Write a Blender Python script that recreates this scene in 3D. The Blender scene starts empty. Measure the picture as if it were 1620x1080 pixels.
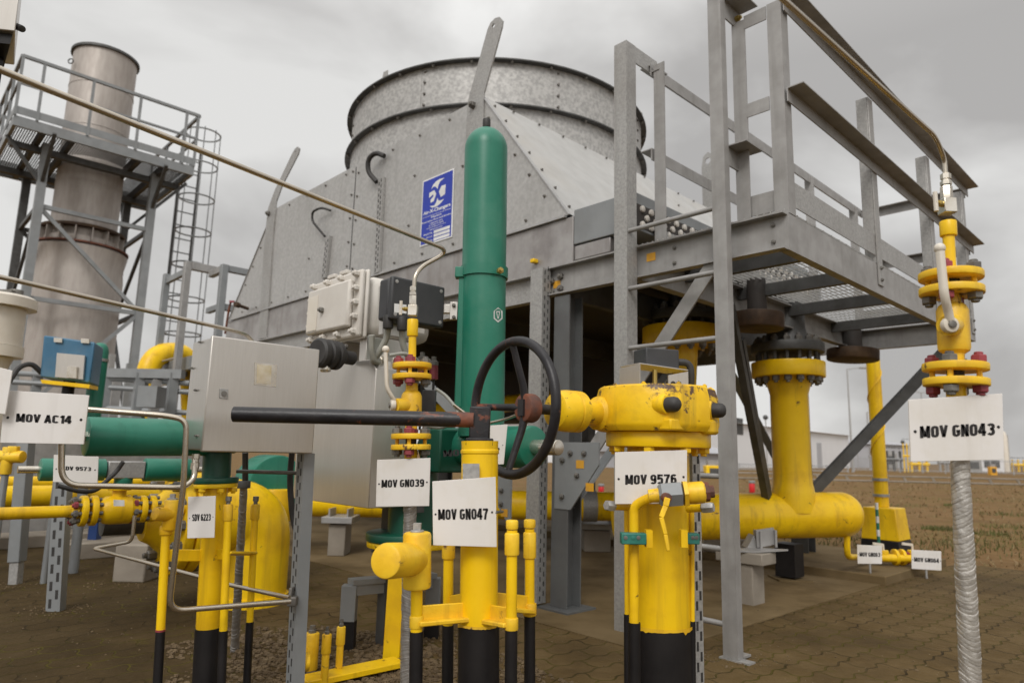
import bpy, bmesh, math, random
from mathutils import Vector, Matrix
random.seed(7)
R = math.radians
SC = bpy.context.scene
COL = SC.collection

# ------------------------------------------------------------------ camera, sky, sun, exposure
CAM_H, CAM_F, PITCH, ROLL, YAW = 0.85, 1080.0, R(9.3), R(1.4), R(43.5)   # the plant's two axes stand at YAW to the view
cp, sp, cr, sr = math.cos(PITCH), math.sin(PITCH), math.cos(ROLL), math.sin(ROLL)
FW = Vector((0, cp, sp)); UP0 = Vector((0, -sp, cp)); RI0 = Vector((1, 0, 0))
RI = cr*RI0 + sr*UP0
UP = -sr*RI0 + cr*UP0
EYE = Vector((0, 0, CAM_H))
cam = bpy.data.cameras.new('camera')
cam.sensor_width = 36; cam.lens = CAM_F/1620*36
cam.clip_start = 0.05; cam.clip_end = 2000
cam.dof.use_dof = True; cam.dof.focus_distance = 2.15; cam.dof.aperture_fstop = 3.5
co = bpy.data.objects.new('camera', cam); COL.objects.link(co)
co.matrix_world = Matrix(((RI.x, UP.x, -FW.x, EYE.x), (RI.y, UP.y, -FW.y, EYE.y), (RI.z, UP.z, -FW.z, EYE.z), (0, 0, 0, 1)))
SC.camera = co

SUN_EL, SUN_AZ = R(43), R(193)          # azimuth clockwise from +Y: behind the camera, a little to the left
W = bpy.data.worlds.new('World'); SC.world = W; W.use_nodes = True
nt = W.node_tree; nt.nodes.clear()
def wn(t, **k):
    n = nt.nodes.new(t)
    for a, b in k.items(): setattr(n, a, b)
    return n
out = wn('ShaderNodeOutputWorld'); bg = wn('ShaderNodeBackground'); bg.inputs[1].default_value = 0.1
sky = wn('ShaderNodeTexSky', sky_type='NISHITA', sun_disc=False, sun_elevation=SUN_EL, sun_rotation=SUN_AZ, dust_density=4.0)
tc = wn('ShaderNodeTexCoord'); mp = wn('ShaderNodeMapping'); mp.inputs['Scale'].default_value = (1.0, 1.0, 1.6)
mp.inputs['Location'].default_value = (0.35, 0.2, 0.1)
nz = wn('ShaderNodeTexNoise'); nz.inputs['Scale'].default_value = 2.1; nz.inputs['Detail'].default_value = 6.0; nz.inputs['Roughness'].default_value = 0.48; nz.inputs['Distortion'].default_value = 0.3
rp = wn('ShaderNodeValToRGB')
rp.color_ramp.elements[0].position = 0.40; rp.color_ramp.elements[0].color = (0.44, 0.43, 0.42, 1)
rp.color_ramp.elements[1].position = 0.59; rp.color_ramp.elements[1].color = (0.75, 0.745, 0.73, 1)
sx = wn('ShaderNodeSeparateXYZ')
zr = wn('ShaderNodeMapRange'); zr.inputs[1].default_value = 0.5; zr.inputs[2].default_value = 1.0; zr.inputs[3].default_value = 1.0; zr.inputs[4].default_value = 2.2
yr = wn('ShaderNodeMapRange'); yr.inputs[1].default_value = 0.2; yr.inputs[2].default_value = -0.9; yr.inputs[3].default_value = 1.0; yr.inputs[4].default_value = 1.6
m1 = wn('ShaderNodeMath', operation='MULTIPLY'); m2 = wn('ShaderNodeMath', operation='MULTIPLY'); m2.inputs[1].default_value = 9.3
sc_ = wn('ShaderNodeVectorMath', operation='SCALE')
mx = wn('ShaderNodeMix', data_type='RGBA'); mx.inputs[0].default_value = 0.97
lk = nt.links.new
lk(tc.outputs['Generated'], mp.inputs[0]); lk(mp.outputs[0], nz.inputs['Vector']); lk(nz.outputs[0], rp.inputs[0])
lk(tc.outputs['Generated'], sx.inputs[0]); lk(sx.outputs[2], zr.inputs[0]); lk(sx.outputs[1], yr.inputs[0])
lk(zr.outputs[0], m1.inputs[0]); lk(yr.outputs[0], m1.inputs[1]); lk(m1.outputs[0], m2.inputs[0])
lk(rp.outputs[0], sc_.inputs[0]); lk(m2.outputs[0], sc_.inputs['Scale'])
lk(sky.outputs[0], mx.inputs[6]); lk(sc_.outputs[0], mx.inputs[7]); lk(mx.outputs[2], bg.inputs[0]); lk(bg.outputs[0], out.inputs[0])

sl = bpy.data.lights.new('sun', 'SUN'); sl.energy = 1.5; sl.angle = R(22); sl.color = (1.0, 0.975, 0.935)
so = bpy.data.objects.new('sun', sl); COL.objects.link(so)
sd = Vector((math.sin(SUN_AZ)*math.cos(SUN_EL), math.cos(SUN_AZ)*math.cos(SUN_EL), math.sin(SUN_EL)))
so.rotation_euler = sd.to_track_quat('Z', 'Y').to_euler(); so.location = (0, -5, 12)

SC.view_settings.view_transform = 'Standard'; SC.view_settings.look = 'None'
SC.view_settings.exposure = 0.14; SC.view_settings.gamma = 1.0

# ------------------------------------------------------------------ measuring helpers
def ray(x, y): return RI*((x-810)/CAM_F) + UP*((540-y)/CAM_F) + FW
def P(x, y, Y):
    d = ray(x, y); return EYE + d*(Y/d.y)
def G(x, y, z=0.0):
    d = ray(x, y); return EYE + d*((z-CAM_H)/d.z)
DA = Vector((math.cos(YAW), math.sin(YAW), 0)); DB = Vector((-math.sin(YAW), math.cos(YAW), 0)); DZ = Vector((0, 0, 1))
O0 = Vector((0.971, 3.090, 0))
def L(u, v, z=0.0): return O0 + DB*u + DA*v + DZ*z
def PA(x, y, v):                    # point on the upright plane v = const
    d = ray(x, y); return EYE + d*((O0 + DA*v - EYE).dot(DA)/d.dot(DA))
def PB(x, y, u):
    d = ray(x, y); return EYE + d*((O0 + DB*u - EYE).dot(DB)/d.dot(DB))
def PL(x, y, p, n):
    d = ray(x, y); return EYE + d*((p-EYE).dot(n)/d.dot(n))
def mpp(p): return (p-EYE).dot(FW)/CAM_F      # metres per pixel at a point
def lerp(a, b, t): return a + (b-a)*t

# ------------------------------------------------------------------ materials
MATS = {}
def mat(name, col, rough=0.5, metal=0.0, col2=None, nscale=6.0, nlo=0.35, nhi=0.65, detail=4.0, bump=0.0, bscale=60.0,
        chips=None, chip_t=0.68, chip_scale=9.0, grime=None, grime_amt=0.5, grime_scale=3.0, rvar=0.12, stretch=None, spec=0.5, streak=None, streak_amt=0.4, zband=None):
    m = bpy.data.materials.new(name); m.use_nodes = True; t = m.node_tree; b = t.nodes['Principled BSDF']
    def N(ty, **k):
        n = t.nodes.new(ty)
        for a, v in k.items(): setattr(n, a, v)
        return n
    def noise(scale, det=4.0, rg=0.55, vec=None, dist=0.0):
        n = N('ShaderNodeTexNoise'); n.inputs['Scale'].default_value = scale; n.inputs['Detail'].default_value = det
        n.inputs['Roughness'].default_value = rg; n.inputs['Distortion'].default_value = dist
        t.links.new(vec, n.inputs['Vector']); return n
    geo = N('ShaderNodeNewGeometry'); vec = geo.outputs['Position']
    if stretch:
        mpn = N('ShaderNodeMapping'); mpn.inputs['Scale'].default_value = stretch; t.links.new(vec, mpn.inputs[0]); svec = mpn.outputs[0]
    else: svec = vec
    def ramp(src, lo, hi):
        r = N('ShaderNodeMapRange'); r.inputs[1].default_value = lo; r.inputs[2].default_value = hi; t.links.new(src, r.inputs[0]); return r.outputs[0]
    def mixc(f, a, bb):
        x = N('ShaderNodeMix', data_type='RGBA')
        if isinstance(f, (int, float)): x.inputs[0].default_value = f
        else: t.links.new(f, x.inputs[0])
        for i, s in ((6, a), (7, bb)):
            if isinstance(s, tuple): x.inputs[i].default_value = (*s, 1)
            else: t.links.new(s, x.inputs[i])
        return x.outputs[2]
    n1 = noise(nscale, detail, vec=svec)
    c = mixc(ramp(n1.outputs[0], nlo, nhi), col, col2 or tuple(x*0.8 for x in col))
    if grime:
        ng = noise(grime_scale, 6.0, 0.65, vec=svec)
        g = ramp(ng.outputs[0], 0.5, 0.78)
        mm = N('ShaderNodeMath', operation='MULTIPLY'); mm.inputs[1].default_value = grime_amt; t.links.new(g, mm.inputs[0])
        c = mixc(mm.outputs[0], c, grime)
    if streak:
        ms = N('ShaderNodeMapping'); ms.inputs['Scale'].default_value = (16, 16, 1.1); t.links.new(vec, ms.inputs[0])
        ns = noise(1.0, 5.0, 0.6, vec=ms.outputs[0]); g2 = ramp(ns.outputs[0], 0.54, 0.74)
        m3 = N('ShaderNodeMath', operation='MULTIPLY'); m3.inputs[1].default_value = streak_amt; t.links.new(g2, m3.inputs[0]); c = mixc(m3.outputs[0], c, streak)
    if chips:
        nc = noise(chip_scale, 8.0, 0.7, vec=vec, dist=0.4)
        src = nc.outputs[0]
        if zband:       # wear gathers along an edge at a given height
            s3 = N('ShaderNodeSeparateXYZ'); t.links.new(vec, s3.inputs[0])
            d_ = N('ShaderNodeMath', operation='SUBTRACT'); d_.inputs[1].default_value = zband[0]; t.links.new(s3.outputs[2], d_.inputs[0])
            a_ = N('ShaderNodeMath', operation='ABSOLUTE'); t.links.new(d_.outputs[0], a_.inputs[0])
            r_ = N('ShaderNodeMapRange'); r_.inputs[1].default_value = 0; r_.inputs[2].default_value = zband[1]; r_.inputs[3].default_value = zband[2]; r_.inputs[4].default_value = 0; t.links.new(a_.outputs[0], r_.inputs[0])
            s4_ = N('ShaderNodeMath', operation='ADD'); t.links.new(nc.outputs[0], s4_.inputs[0]); t.links.new(r_.outputs[0], s4_.inputs[1]); src = s4_.outputs[0]
        c = mixc(ramp(src, chip_t, chip_t+0.05), c, chips)
    t.links.new(c, b.inputs['Base Color']) if not isinstance(c, tuple) else None
    b.inputs['Metallic'].default_value = metal
    b.inputs['Specular IOR Level'].default_value = spec
    rr = N('ShaderNodeMapRange'); rr.inputs[3].default_value = max(0.05, rough-rvar); rr.inputs[4].default_value = min(1, rough+rvar)
    t.links.new(n1.outputs[0], rr.inputs[0]); t.links.new(rr.outputs[0], b.inputs['Roughness'])
    if bump:
        nb = noise(bscale, 3.0, vec=vec); bp = N('ShaderNodeBump'); bp.inputs['Strength'].default_value = bump; bp.inputs['Distance'].default_value = 0.004
        t.links.new(nb.outputs[0], bp.inputs['Height']); t.links.new(bp.outputs[0], b.inputs['Normal'])
    MATS[name] = m; return m

YEL = mat('yellow_paint', (0.88, 0.565, 0.008), 0.36, col2=(0.80, 0.485, 0.006), nscale=5, bump=0.12, bscale=45, chips=(0.10, 0.045, 0.02), chip_t=0.645, chip_scale=13, grime=(0.50, 0.26, 0.012), grime_amt=0.5, grime_scale=5, spec=0.35, streak=(0.30, 0.15, 0.02), streak_amt=0.5)
YELW = mat('worn_yellow_paint', (0.90, 0.59, 0.035), 0.42, col2=(0.74, 0.42, 0.01), nscale=7, bump=0.3, bscale=40, chips=(0.10, 0.05, 0.03), spec=0.35, streak=(0.28, 0.14, 0.03), streak_amt=0.5, chip_t=0.60, chip_scale=12, grime=(0.35, 0.2, 0.06), grime_amt=0.6, grime_scale=6)
YELG = mat('gearbox_yellow_paint', (0.88, 0.56, 0.012), 0.4, col2=(0.76, 0.44, 0.006), nscale=6, bump=0.35, bscale=35, chips=(0.10, 0.055, 0.03), spec=0.35, streak=(0.12, 0.07, 0.03), streak_amt=0.6, chip_t=0.60, chip_scale=17, zband=(P(1040, 620, 2.3).z, 0.026, 0.10), grime=(0.20, 0.11, 0.04), grime_amt=0.7, grime_scale=4)
BLK = mat('black_coating', (0.008, 0.007, 0.0075), 0.5, spec=0.3, col2=(0.013, 0.011, 0.011), nscale=9, bump=0.15, bscale=50, chips=(0.12, 0.11, 0.10), chip_t=0.70, chip_scale=18)
GALV = mat('galvanised_steel', (0.40, 0.39, 0.375), 0.48, 0.35, col2=(0.30, 0.295, 0.285), nscale=75, detail=3, nlo=0.36, nhi=0.66, bump=0.05, bscale=160, grime=(0.24, 0.22, 0.20), grime_amt=0.55, grime_scale=2.5, streak=(0.25, 0.24, 0.225), streak_amt=0.5)
GALVD = mat('weathered_galvanised_steel', (0.355, 0.345, 0.335), 0.52, 0.3, col2=(0.29, 0.28, 0.27), nscale=11, detail=5, bump=0.06, bscale=120, grime=(0.17, 0.16, 0.145), grime_amt=0.6, grime_scale=2.0, chips=(0.56, 0.55, 0.52), chip_t=0.69, chip_scale=70, streak=(0.20, 0.19, 0.175), streak_amt=0.5)
PANEL = mat('mottled_sheet_steel', (0.47, 0.46, 0.445), 0.46, 0.45, col2=(0.40, 0.392, 0.38), nscale=34, detail=3, nlo=0.38, nhi=0.64, bump=0.03, bscale=80, grime=(0.27, 0.26, 0.245), grime_amt=0.5, grime_scale=1.6, streak=(0.33, 0.32, 0.305), streak_amt=0.5)
SPANG = mat('spangled_sheet_steel', (0.47, 0.46, 0.445), 0.55, 0.25, col2=(0.33, 0.325, 0.315), nscale=30, detail=3.5, nlo=0.40, nhi=0.62, bump=0.03, bscale=80, grime=(0.25, 0.24, 0.23), grime_amt=0.5, grime_scale=1.2, spec=0.5)
SHEET = mat('dull_sheet_steel', (0.44, 0.435, 0.43), 0.5, 0.45, col2=(0.38, 0.375, 0.37), nscale=16, detail=4, bump=0.03, bscale=80, grime=(0.24, 0.23, 0.22), grime_amt=0.35, grime_scale=1.3)
SHEETB = mat('bright_sheet_steel', (0.50, 0.495, 0.48), 0.5, 0.35, col2=(0.44, 0.435, 0.42), nscale=7, detail=4, grime=(0.45, 0.40, 0.33), grime_amt=0.5, grime_scale=1.5)
STAIN = mat('stained_plate_steel', (0.40, 0.385, 0.375), 0.45, 0.45, col2=(0.30, 0.28, 0.27), nscale=5, detail=5, grime=(0.16, 0.14, 0.14), grime_amt=0.75, grime_scale=3.2, streak=(0.22, 0.19, 0.17), streak_amt=0.5)
DKST = mat('dark_steel', (0.10, 0.10, 0.098), 0.55, 0.4, col2=(0.07, 0.068, 0.065), nscale=9, bump=0.08)
SHADOWST = mat('shade_dark_steel', (0.035, 0.032, 0.03), 0.7, 0.0, col2=(0.05, 0.04, 0.035), nscale=4)  # near-black steel: the shade under the cooler is put into the colour
STEELR = mat('rusty_flange_steel', (0.075, 0.040, 0.020), 0.65, 0.2, col2=(0.045, 0.026, 0.015), nscale=14, bump=0.2, grime=(0.22, 0.13, 0.05), grime_amt=0.5)
SST = mat('brushed_stainless', (0.56, 0.53, 0.49), 0.33, 0.75, col2=(0.535, 0.505, 0.465), nscale=40, detail=2, stretch=(6, 6, 0.3), grime=(0.40, 0.36, 0.31), grime_amt=0.35, grime_scale=1.5, rvar=0.06)
TUBE = mat('stainless_tubing', (0.55, 0.49, 0.41), 0.24, 0.9, col2=(0.48, 0.43, 0.36), nscale=12, rvar=0.05)
FIT = mat('bright_fittings', (0.66, 0.62, 0.55), 0.26, 0.85, col2=(0.55, 0.5, 0.42), nscale=20, rvar=0.05)
GREEN = mat('green_paint', (0.012, 0.155, 0.098), 0.36, col2=(0.034, 0.19, 0.13), nscale=4, nlo=0.4, nhi=0.7, bump=0.05, bscale=60, grime=(0.10, 0.22, 0.16), grime_amt=0.35, grime_scale=6, chips=(0.02, 0.05, 0.03), chip_t=0.68, chip_scale=16, streak=(0.012, 0.10, 0.06), streak_amt=0.6, spec=0.4)
GRDK = mat('dark_green_paint', (0.005, 0.070, 0.042), 0.42, col2=(0.008, 0.09, 0.055), nscale=5, chips=(0.10, 0.05, 0.02), chip_t=0.72)
TEAL = mat('green_plastic', (0.012, 0.13, 0.10), 0.45, col2=(0.03, 0.19, 0.15), nscale=18)
WHITE = mat('white_sign_enamel', (0.72, 0.69, 0.665), 0.38, col2=(0.67, 0.64, 0.605), nscale=4, grime=(0.52, 0.46, 0.34), grime_amt=0.4, grime_scale=7, streak=(0.52, 0.49, 0.45), streak_amt=0.45, chips=(0.2, 0.12, 0.08), chip_t=0.715, chip_scale=22)
INK = mat('black_lettering', (0.012, 0.010, 0.010), 0.5)
CREAM = mat('cream_enamel', (0.68, 0.63, 0.55), 0.4, col2=(0.62, 0.56, 0.47), nscale=5, bump=0.05, grime=(0.45, 0.38, 0.28), grime_amt=0.35)
OFFW = mat('off_white_casting', (0.62, 0.585, 0.535), 0.45, col2=(0.56, 0.52, 0.47), nscale=6, bump=0.12, bscale=90, grime=(0.42, 0.37, 0.30), grime_amt=0.4)
PLAST = mat('dark_grey_plastic', (0.030, 0.031, 0.034), 0.55, col2=(0.042, 0.042, 0.045), nscale=14, bump=0.05, grime=(0.08, 0.078, 0.075), grime_amt=0.4)
RUBB = mat('black_rubber', (0.022, 0.020, 0.019), 0.6, col2=(0.035, 0.032, 0.03), nscale=20)
RUSTBLK = mat('rust_spotted_black_steel', (0.010, 0.009, 0.011), 0.40, 0.0, spec=0.4, col2=(0.022, 0.020, 0.022), nscale=14, bump=0.25, bscale=60, chips=(0.17, 0.055, 0.03), chip_t=0.60, chip_scale=9)
RUST = mat('rust', (0.20, 0.062, 0.030), 0.75, 0.1, col2=(0.10, 0.05, 0.04), nscale=22, bump=0.4, bscale=80)
REDP = mat('red_bolt_coating', (0.30, 0.045, 0.055), 0.5, col2=(0.20, 0.03, 0.04), nscale=25, chips=(0.07, 0.05, 0.05), chip_t=0.66, chip_scale=30)
BOLT = mat('grey_bolt_steel', (0.20, 0.19, 0.17), 0.5, 0.5, col2=(0.13, 0.12, 0.11), nscale=25)
BLUEP = mat('blue_enamel', (0.030, 0.115, 0.205), 0.4, col2=(0.045, 0.15, 0.25), nscale=5, grime=(0.16, 0.18, 0.18), grime_amt=0.4)
BLUES = mat('blue_sign_enamel', (0.008, 0.030, 0.34), 0.35, col2=(0.010, 0.035, 0.38), nscale=5)
BLUEK = mat('blue_post_paint', (0.012, 0.05, 0.20), 0.45)
SIGNW = mat('white_sign_print', (0.78, 0.78, 0.77), 0.4)
GREYP = mat('grey_paint', (0.25, 0.26, 0.265), 0.48, 0.1, col2=(0.21, 0.22, 0.225), nscale=5, grime=(0.15, 0.14, 0.13), grime_amt=0.4)
CONC = mat('concrete', (0.28, 0.245, 0.20), 0.85, col2=(0.21, 0.18, 0.145), nscale=4, detail=8, bump=0.4, bscale=30, grime=(0.13, 0.105, 0.075), grime_amt=0.6, grime_scale=1.5)
STACKM = mat('warm_stack_steel', (0.43, 0.39, 0.355), 0.5, 0.3, col2=(0.37, 0.33, 0.30), nscale=9, detail=4, stretch=(1.5, 1.5, 0.35), grime=(0.22, 0.17, 0.13), grime_amt=0.4, grime_scale=0.8)
CLAD = mat('white_cladding', (0.70, 0.70, 0.71), 0.5, col2=(0.66, 0.66, 0.67), nscale=0.3)
CLADG = mat('grey_cladding', (0.40, 0.40, 0.42), 0.55, col2=(0.37, 0.37, 0.39), nscale=0.3)
STICK = mat('amber_sticker', (0.72, 0.36, 0.02), 0.5, col2=(0.6, 0.3, 0.03), nscale=30)
REDC = mat('red_plastic', (0.62, 0.02, 0.025), 0.4)
CABLE = mat('grey_cable', (0.33, 0.33, 0.29), 0.5, col2=(0.28, 0.28, 0.25), nscale=20)
BRASS = mat('brass', (0.45, 0.33, 0.10), 0.35, 0.8)
FOIL = mat('crinkled_foil_wrap', (0.58, 0.555, 0.515), 0.40, 0.6, col2=(0.42, 0.395, 0.36), nscale=35, detail=4, bump=0.6, bscale=70, grime=(0.30, 0.26, 0.2), grime_amt=0.4, grime_scale=8)
FOILG = mat('grey_corrugated_conduit', (0.40, 0.385, 0.37), 0.34, 0.6, col2=(0.33, 0.315, 0.30), nscale=30, bump=0.25, bscale=70, grime=(0.22, 0.19, 0.15), grime_amt=0.4)
GLASSP = mat('mirror_label', (0.75, 0.70, 0.60), 0.15, 0.85, col2=(0.5, 0.4, 0.2), nscale=14)
DRYM = mat('dry_grass', (0.24, 0.165, 0.085), 0.8, col2=(0.15, 0.115, 0.04), nscale=2)
GRASSM = mat('grass_blades', (0.105, 0.115, 0.022), 0.7, col2=(0.085, 0.075, 0.02), nscale=3)
STONE = mat('gravel_stones', (0.165, 0.115, 0.06), 0.85, col2=(0.085, 0.055, 0.027), nscale=18, bump=0.3, bscale=90)
FENCEM = mat('fence_steel', (0.42, 0.43, 0.44), 0.5, 0.4)
# ground materials
def ground_mat(name, paving):
    m = bpy.data.materials.new(name); m.use_nodes = True; t = m.node_tree; b = t.nodes['Principled BSDF']; k = t.links.new
    geo = t.nodes.new('ShaderNodeNewGeometry')
    def noise(scale, det=5, rg=0.6, vec=None):
        n = t.nodes.new('ShaderNodeTexNoise'); n.inputs['Scale'].default_value = scale; n.inputs['Detail'].default_value = det; n.inputs['Roughness'].default_value = rg
        k(vec or geo.outputs['Position'], n.inputs['Vector']); return n
    def rng(src, lo, hi, a=0.0, bb=1.0):
        r = t.nodes.new('ShaderNodeMapRange'); r.inputs[1].default_value = lo; r.inputs[2].default_value = hi; r.inputs[3].default_value = a; r.inputs[4].default_value = bb; k(src, r.inputs[0]); return r.outputs[0]
    def mix(f, a, bb):
        x = t.nodes.new('ShaderNodeMix'); x.data_type = 'RGBA'; k(f, x.inputs[0])
        for i, s in ((6, a), (7, bb)):
            if isinstance(s, tuple): x.inputs[i].default_value = (*s, 1)
            else: k(s, x.inputs[i])
        return x.outputs[2]
    def mul(a, bb):
        x = t.nodes.new('ShaderNodeMath'); x.operation = 'MULTIPLY'; k(a, x.inputs[0])
        if isinstance(bb, float): x.inputs[1].default_value = bb
        else: k(bb, x.inputs[1])
        return x.outputs[0]
    b.inputs['Roughness'].default_value = 0.85; b.inputs['Specular IOR Level'].default_value = 0.12
    big = noise(0.9, 6, 0.62); fine = noise(22, 5, 0.6); mid = noise(4.5, 6, 0.65)
    bp = t.nodes.new('ShaderNodeBump'); bp.inputs['Distance'].default_value = 0.01
    if paving:
        mpn = t.nodes.new('ShaderNodeMapping'); mpn.inputs['Rotation'].default_value = (0, 0, -YAW + R(2)); k(geo.outputs['Position'], mpn.inputs[0])
        w = t.nodes.new('ShaderNodeTexWave'); w.inputs['Scale'].default_value = 1.6; w.inputs['Distortion'].default_value = 0.6; k(mpn.outputs[0], w.inputs['Vector'])
        nd = noise(9, 2, 0.5)
        add = t.nodes.new('ShaderNodeVectorMath'); add.operation = 'MULTIPLY_ADD'; k(nd.outputs['Color'], add.inputs[0]); add.inputs[1].default_value = (0.028, 0.028, 0); sp_ = t.nodes.new('ShaderNodeSeparateXYZ'); k(mpn.outputs[0], sp_.inputs[0]); cb_ = t.nodes.new('ShaderNodeCombineXYZ')
        def sn(src, fr, am):
            a = t.nodes.new('ShaderNodeMath'); a.operation = 'MULTIPLY'; k(src, a.inputs[0]); a.inputs[1].default_value = fr
            s = t.nodes.new('ShaderNodeMath'); s.operation = 'SINE'; k(a.outputs[0], s.inputs[0]); return mul(s.outputs[0], am)
        k(sn(sp_.outputs[1], 6.2832/.115, .009), cb_.inputs[0]); k(sn(sp_.outputs[0], 6.2832/.1125, .009), cb_.inputs[1])
        av = t.nodes.new('ShaderNodeVectorMath'); av.operation = 'ADD'; k(mpn.outputs[0], av.inputs[0]); k(cb_.outputs[0], av.inputs[1]); k(av.outputs[0], add.inputs[2])
        br = t.nodes.new('ShaderNodeTexBrick'); br.offset = 0.5; k(add.outputs[0], br.inputs['Vector'])
        br.inputs['Scale'].default_value = 1.0; br.inputs['Brick Width'].default_value = 0.225; br.inputs['Row Height'].default_value = 0.115; br.inputs['Mortar Size'].default_value = 0.0055; br.inputs['Mortar Smooth'].default_value = 0.35
        br.inputs['Color1'].default_value = (0.112, 0.074, 0.030, 1); br.inputs['Color2'].default_value = (0.090, 0.058, 0.023, 1); br.inputs['Mortar'].default_value = (0.034, 0.023, 0.009, 1)
        c = br.outputs['Color']
        c = mix(mul(rng(mid.outputs[0], 0.42, 0.7), 0.7), c, (0.150, 0.102, 0.048))
        c = mix(mul(rng(big.outputs[0], 0.5, 0.68), 0.75), c, (0.050, 0.033, 0.015))
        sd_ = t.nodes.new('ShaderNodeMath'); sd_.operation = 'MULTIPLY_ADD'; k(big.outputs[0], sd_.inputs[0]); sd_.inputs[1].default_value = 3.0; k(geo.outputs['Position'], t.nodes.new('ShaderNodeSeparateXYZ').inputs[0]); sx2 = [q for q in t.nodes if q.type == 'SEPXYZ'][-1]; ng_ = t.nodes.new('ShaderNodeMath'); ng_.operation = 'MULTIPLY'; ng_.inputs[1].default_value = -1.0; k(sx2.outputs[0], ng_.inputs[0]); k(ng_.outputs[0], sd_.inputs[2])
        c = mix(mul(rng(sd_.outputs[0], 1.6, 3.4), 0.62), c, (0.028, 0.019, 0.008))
        moss = mul(rng(br.outputs['Fac'], 0.05, 0.5), rng(noise(2.2, 5, 0.6).outputs[0], 0.44, 0.56))
        c = mix(mul(moss, 0.6), c, (0.095, 0.078, 0.012))
        mossp = mul(rng(noise(5.5, 7, 0.7).outputs[0], 0.6, 0.7), rng(noise(1.1, 2, 0.5).outputs[0], 0.44, 0.56))
        c = mix(mul(mossp, 0.7), c, (0.080, 0.066, 0.012))
        spk = noise(85, 2, 0.5); c = mix(rng(spk.outputs[0], 0.745, 0.77), c, (0.30, 0.25, 0.18))
        h = t.nodes.new('ShaderNodeMath'); h.operation = 'MULTIPLY_ADD'; k(br.outputs['Fac'], h.inputs[0]); h.inputs[1].default_value = -1.0; k(fine.outputs[0], h.inputs[2])
        k(h.outputs[0], bp.inputs['Height']); bp.inputs['Strength'].default_value = 0.7
    else:
        c = mix(rng(mid.outputs[0], 0.35, 0.68), (0.135, 0.075, 0.027), (0.19, 0.115, 0.048))
        c = mix(mul(rng(big.outputs[0], 0.5, 0.7), 0.6), c, (0.085, 0.048, 0.018))
        gr = mul(rng(noise(0.55, 6, 0.65).outputs[0], 0.47, 0.62), rng(noise(9, 4, 0.7).outputs[0], 0.47, 0.62))
        c = mix(mul(gr, 0.85), c, (0.088, 0.088, 0.012))
        c = mix(mul(rng(fine.outputs[0], 0.5, 0.7), 0.4), c, (0.21, 0.14, 0.07))
        k(mid.outputs[0], bp.inputs['Height']); bp.inputs['Strength'].default_value = 1.0; bp.inputs['Distance'].default_value = 0.03
    k(bp.outputs[0], b.inputs['Normal']); k(c, b.inputs['Base Color']); return m
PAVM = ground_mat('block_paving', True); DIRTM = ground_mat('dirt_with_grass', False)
SLABM = mat('dusty_concrete', (0.175, 0.125, 0.065), 0.88, spec=0.12, col2=(0.115, 0.079, 0.037), nscale=2.2, detail=8, bump=0.35, bscale=35, grime=(0.065, 0.044, 0.02), grime_amt=0.75, grime_scale=1.1)

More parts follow.
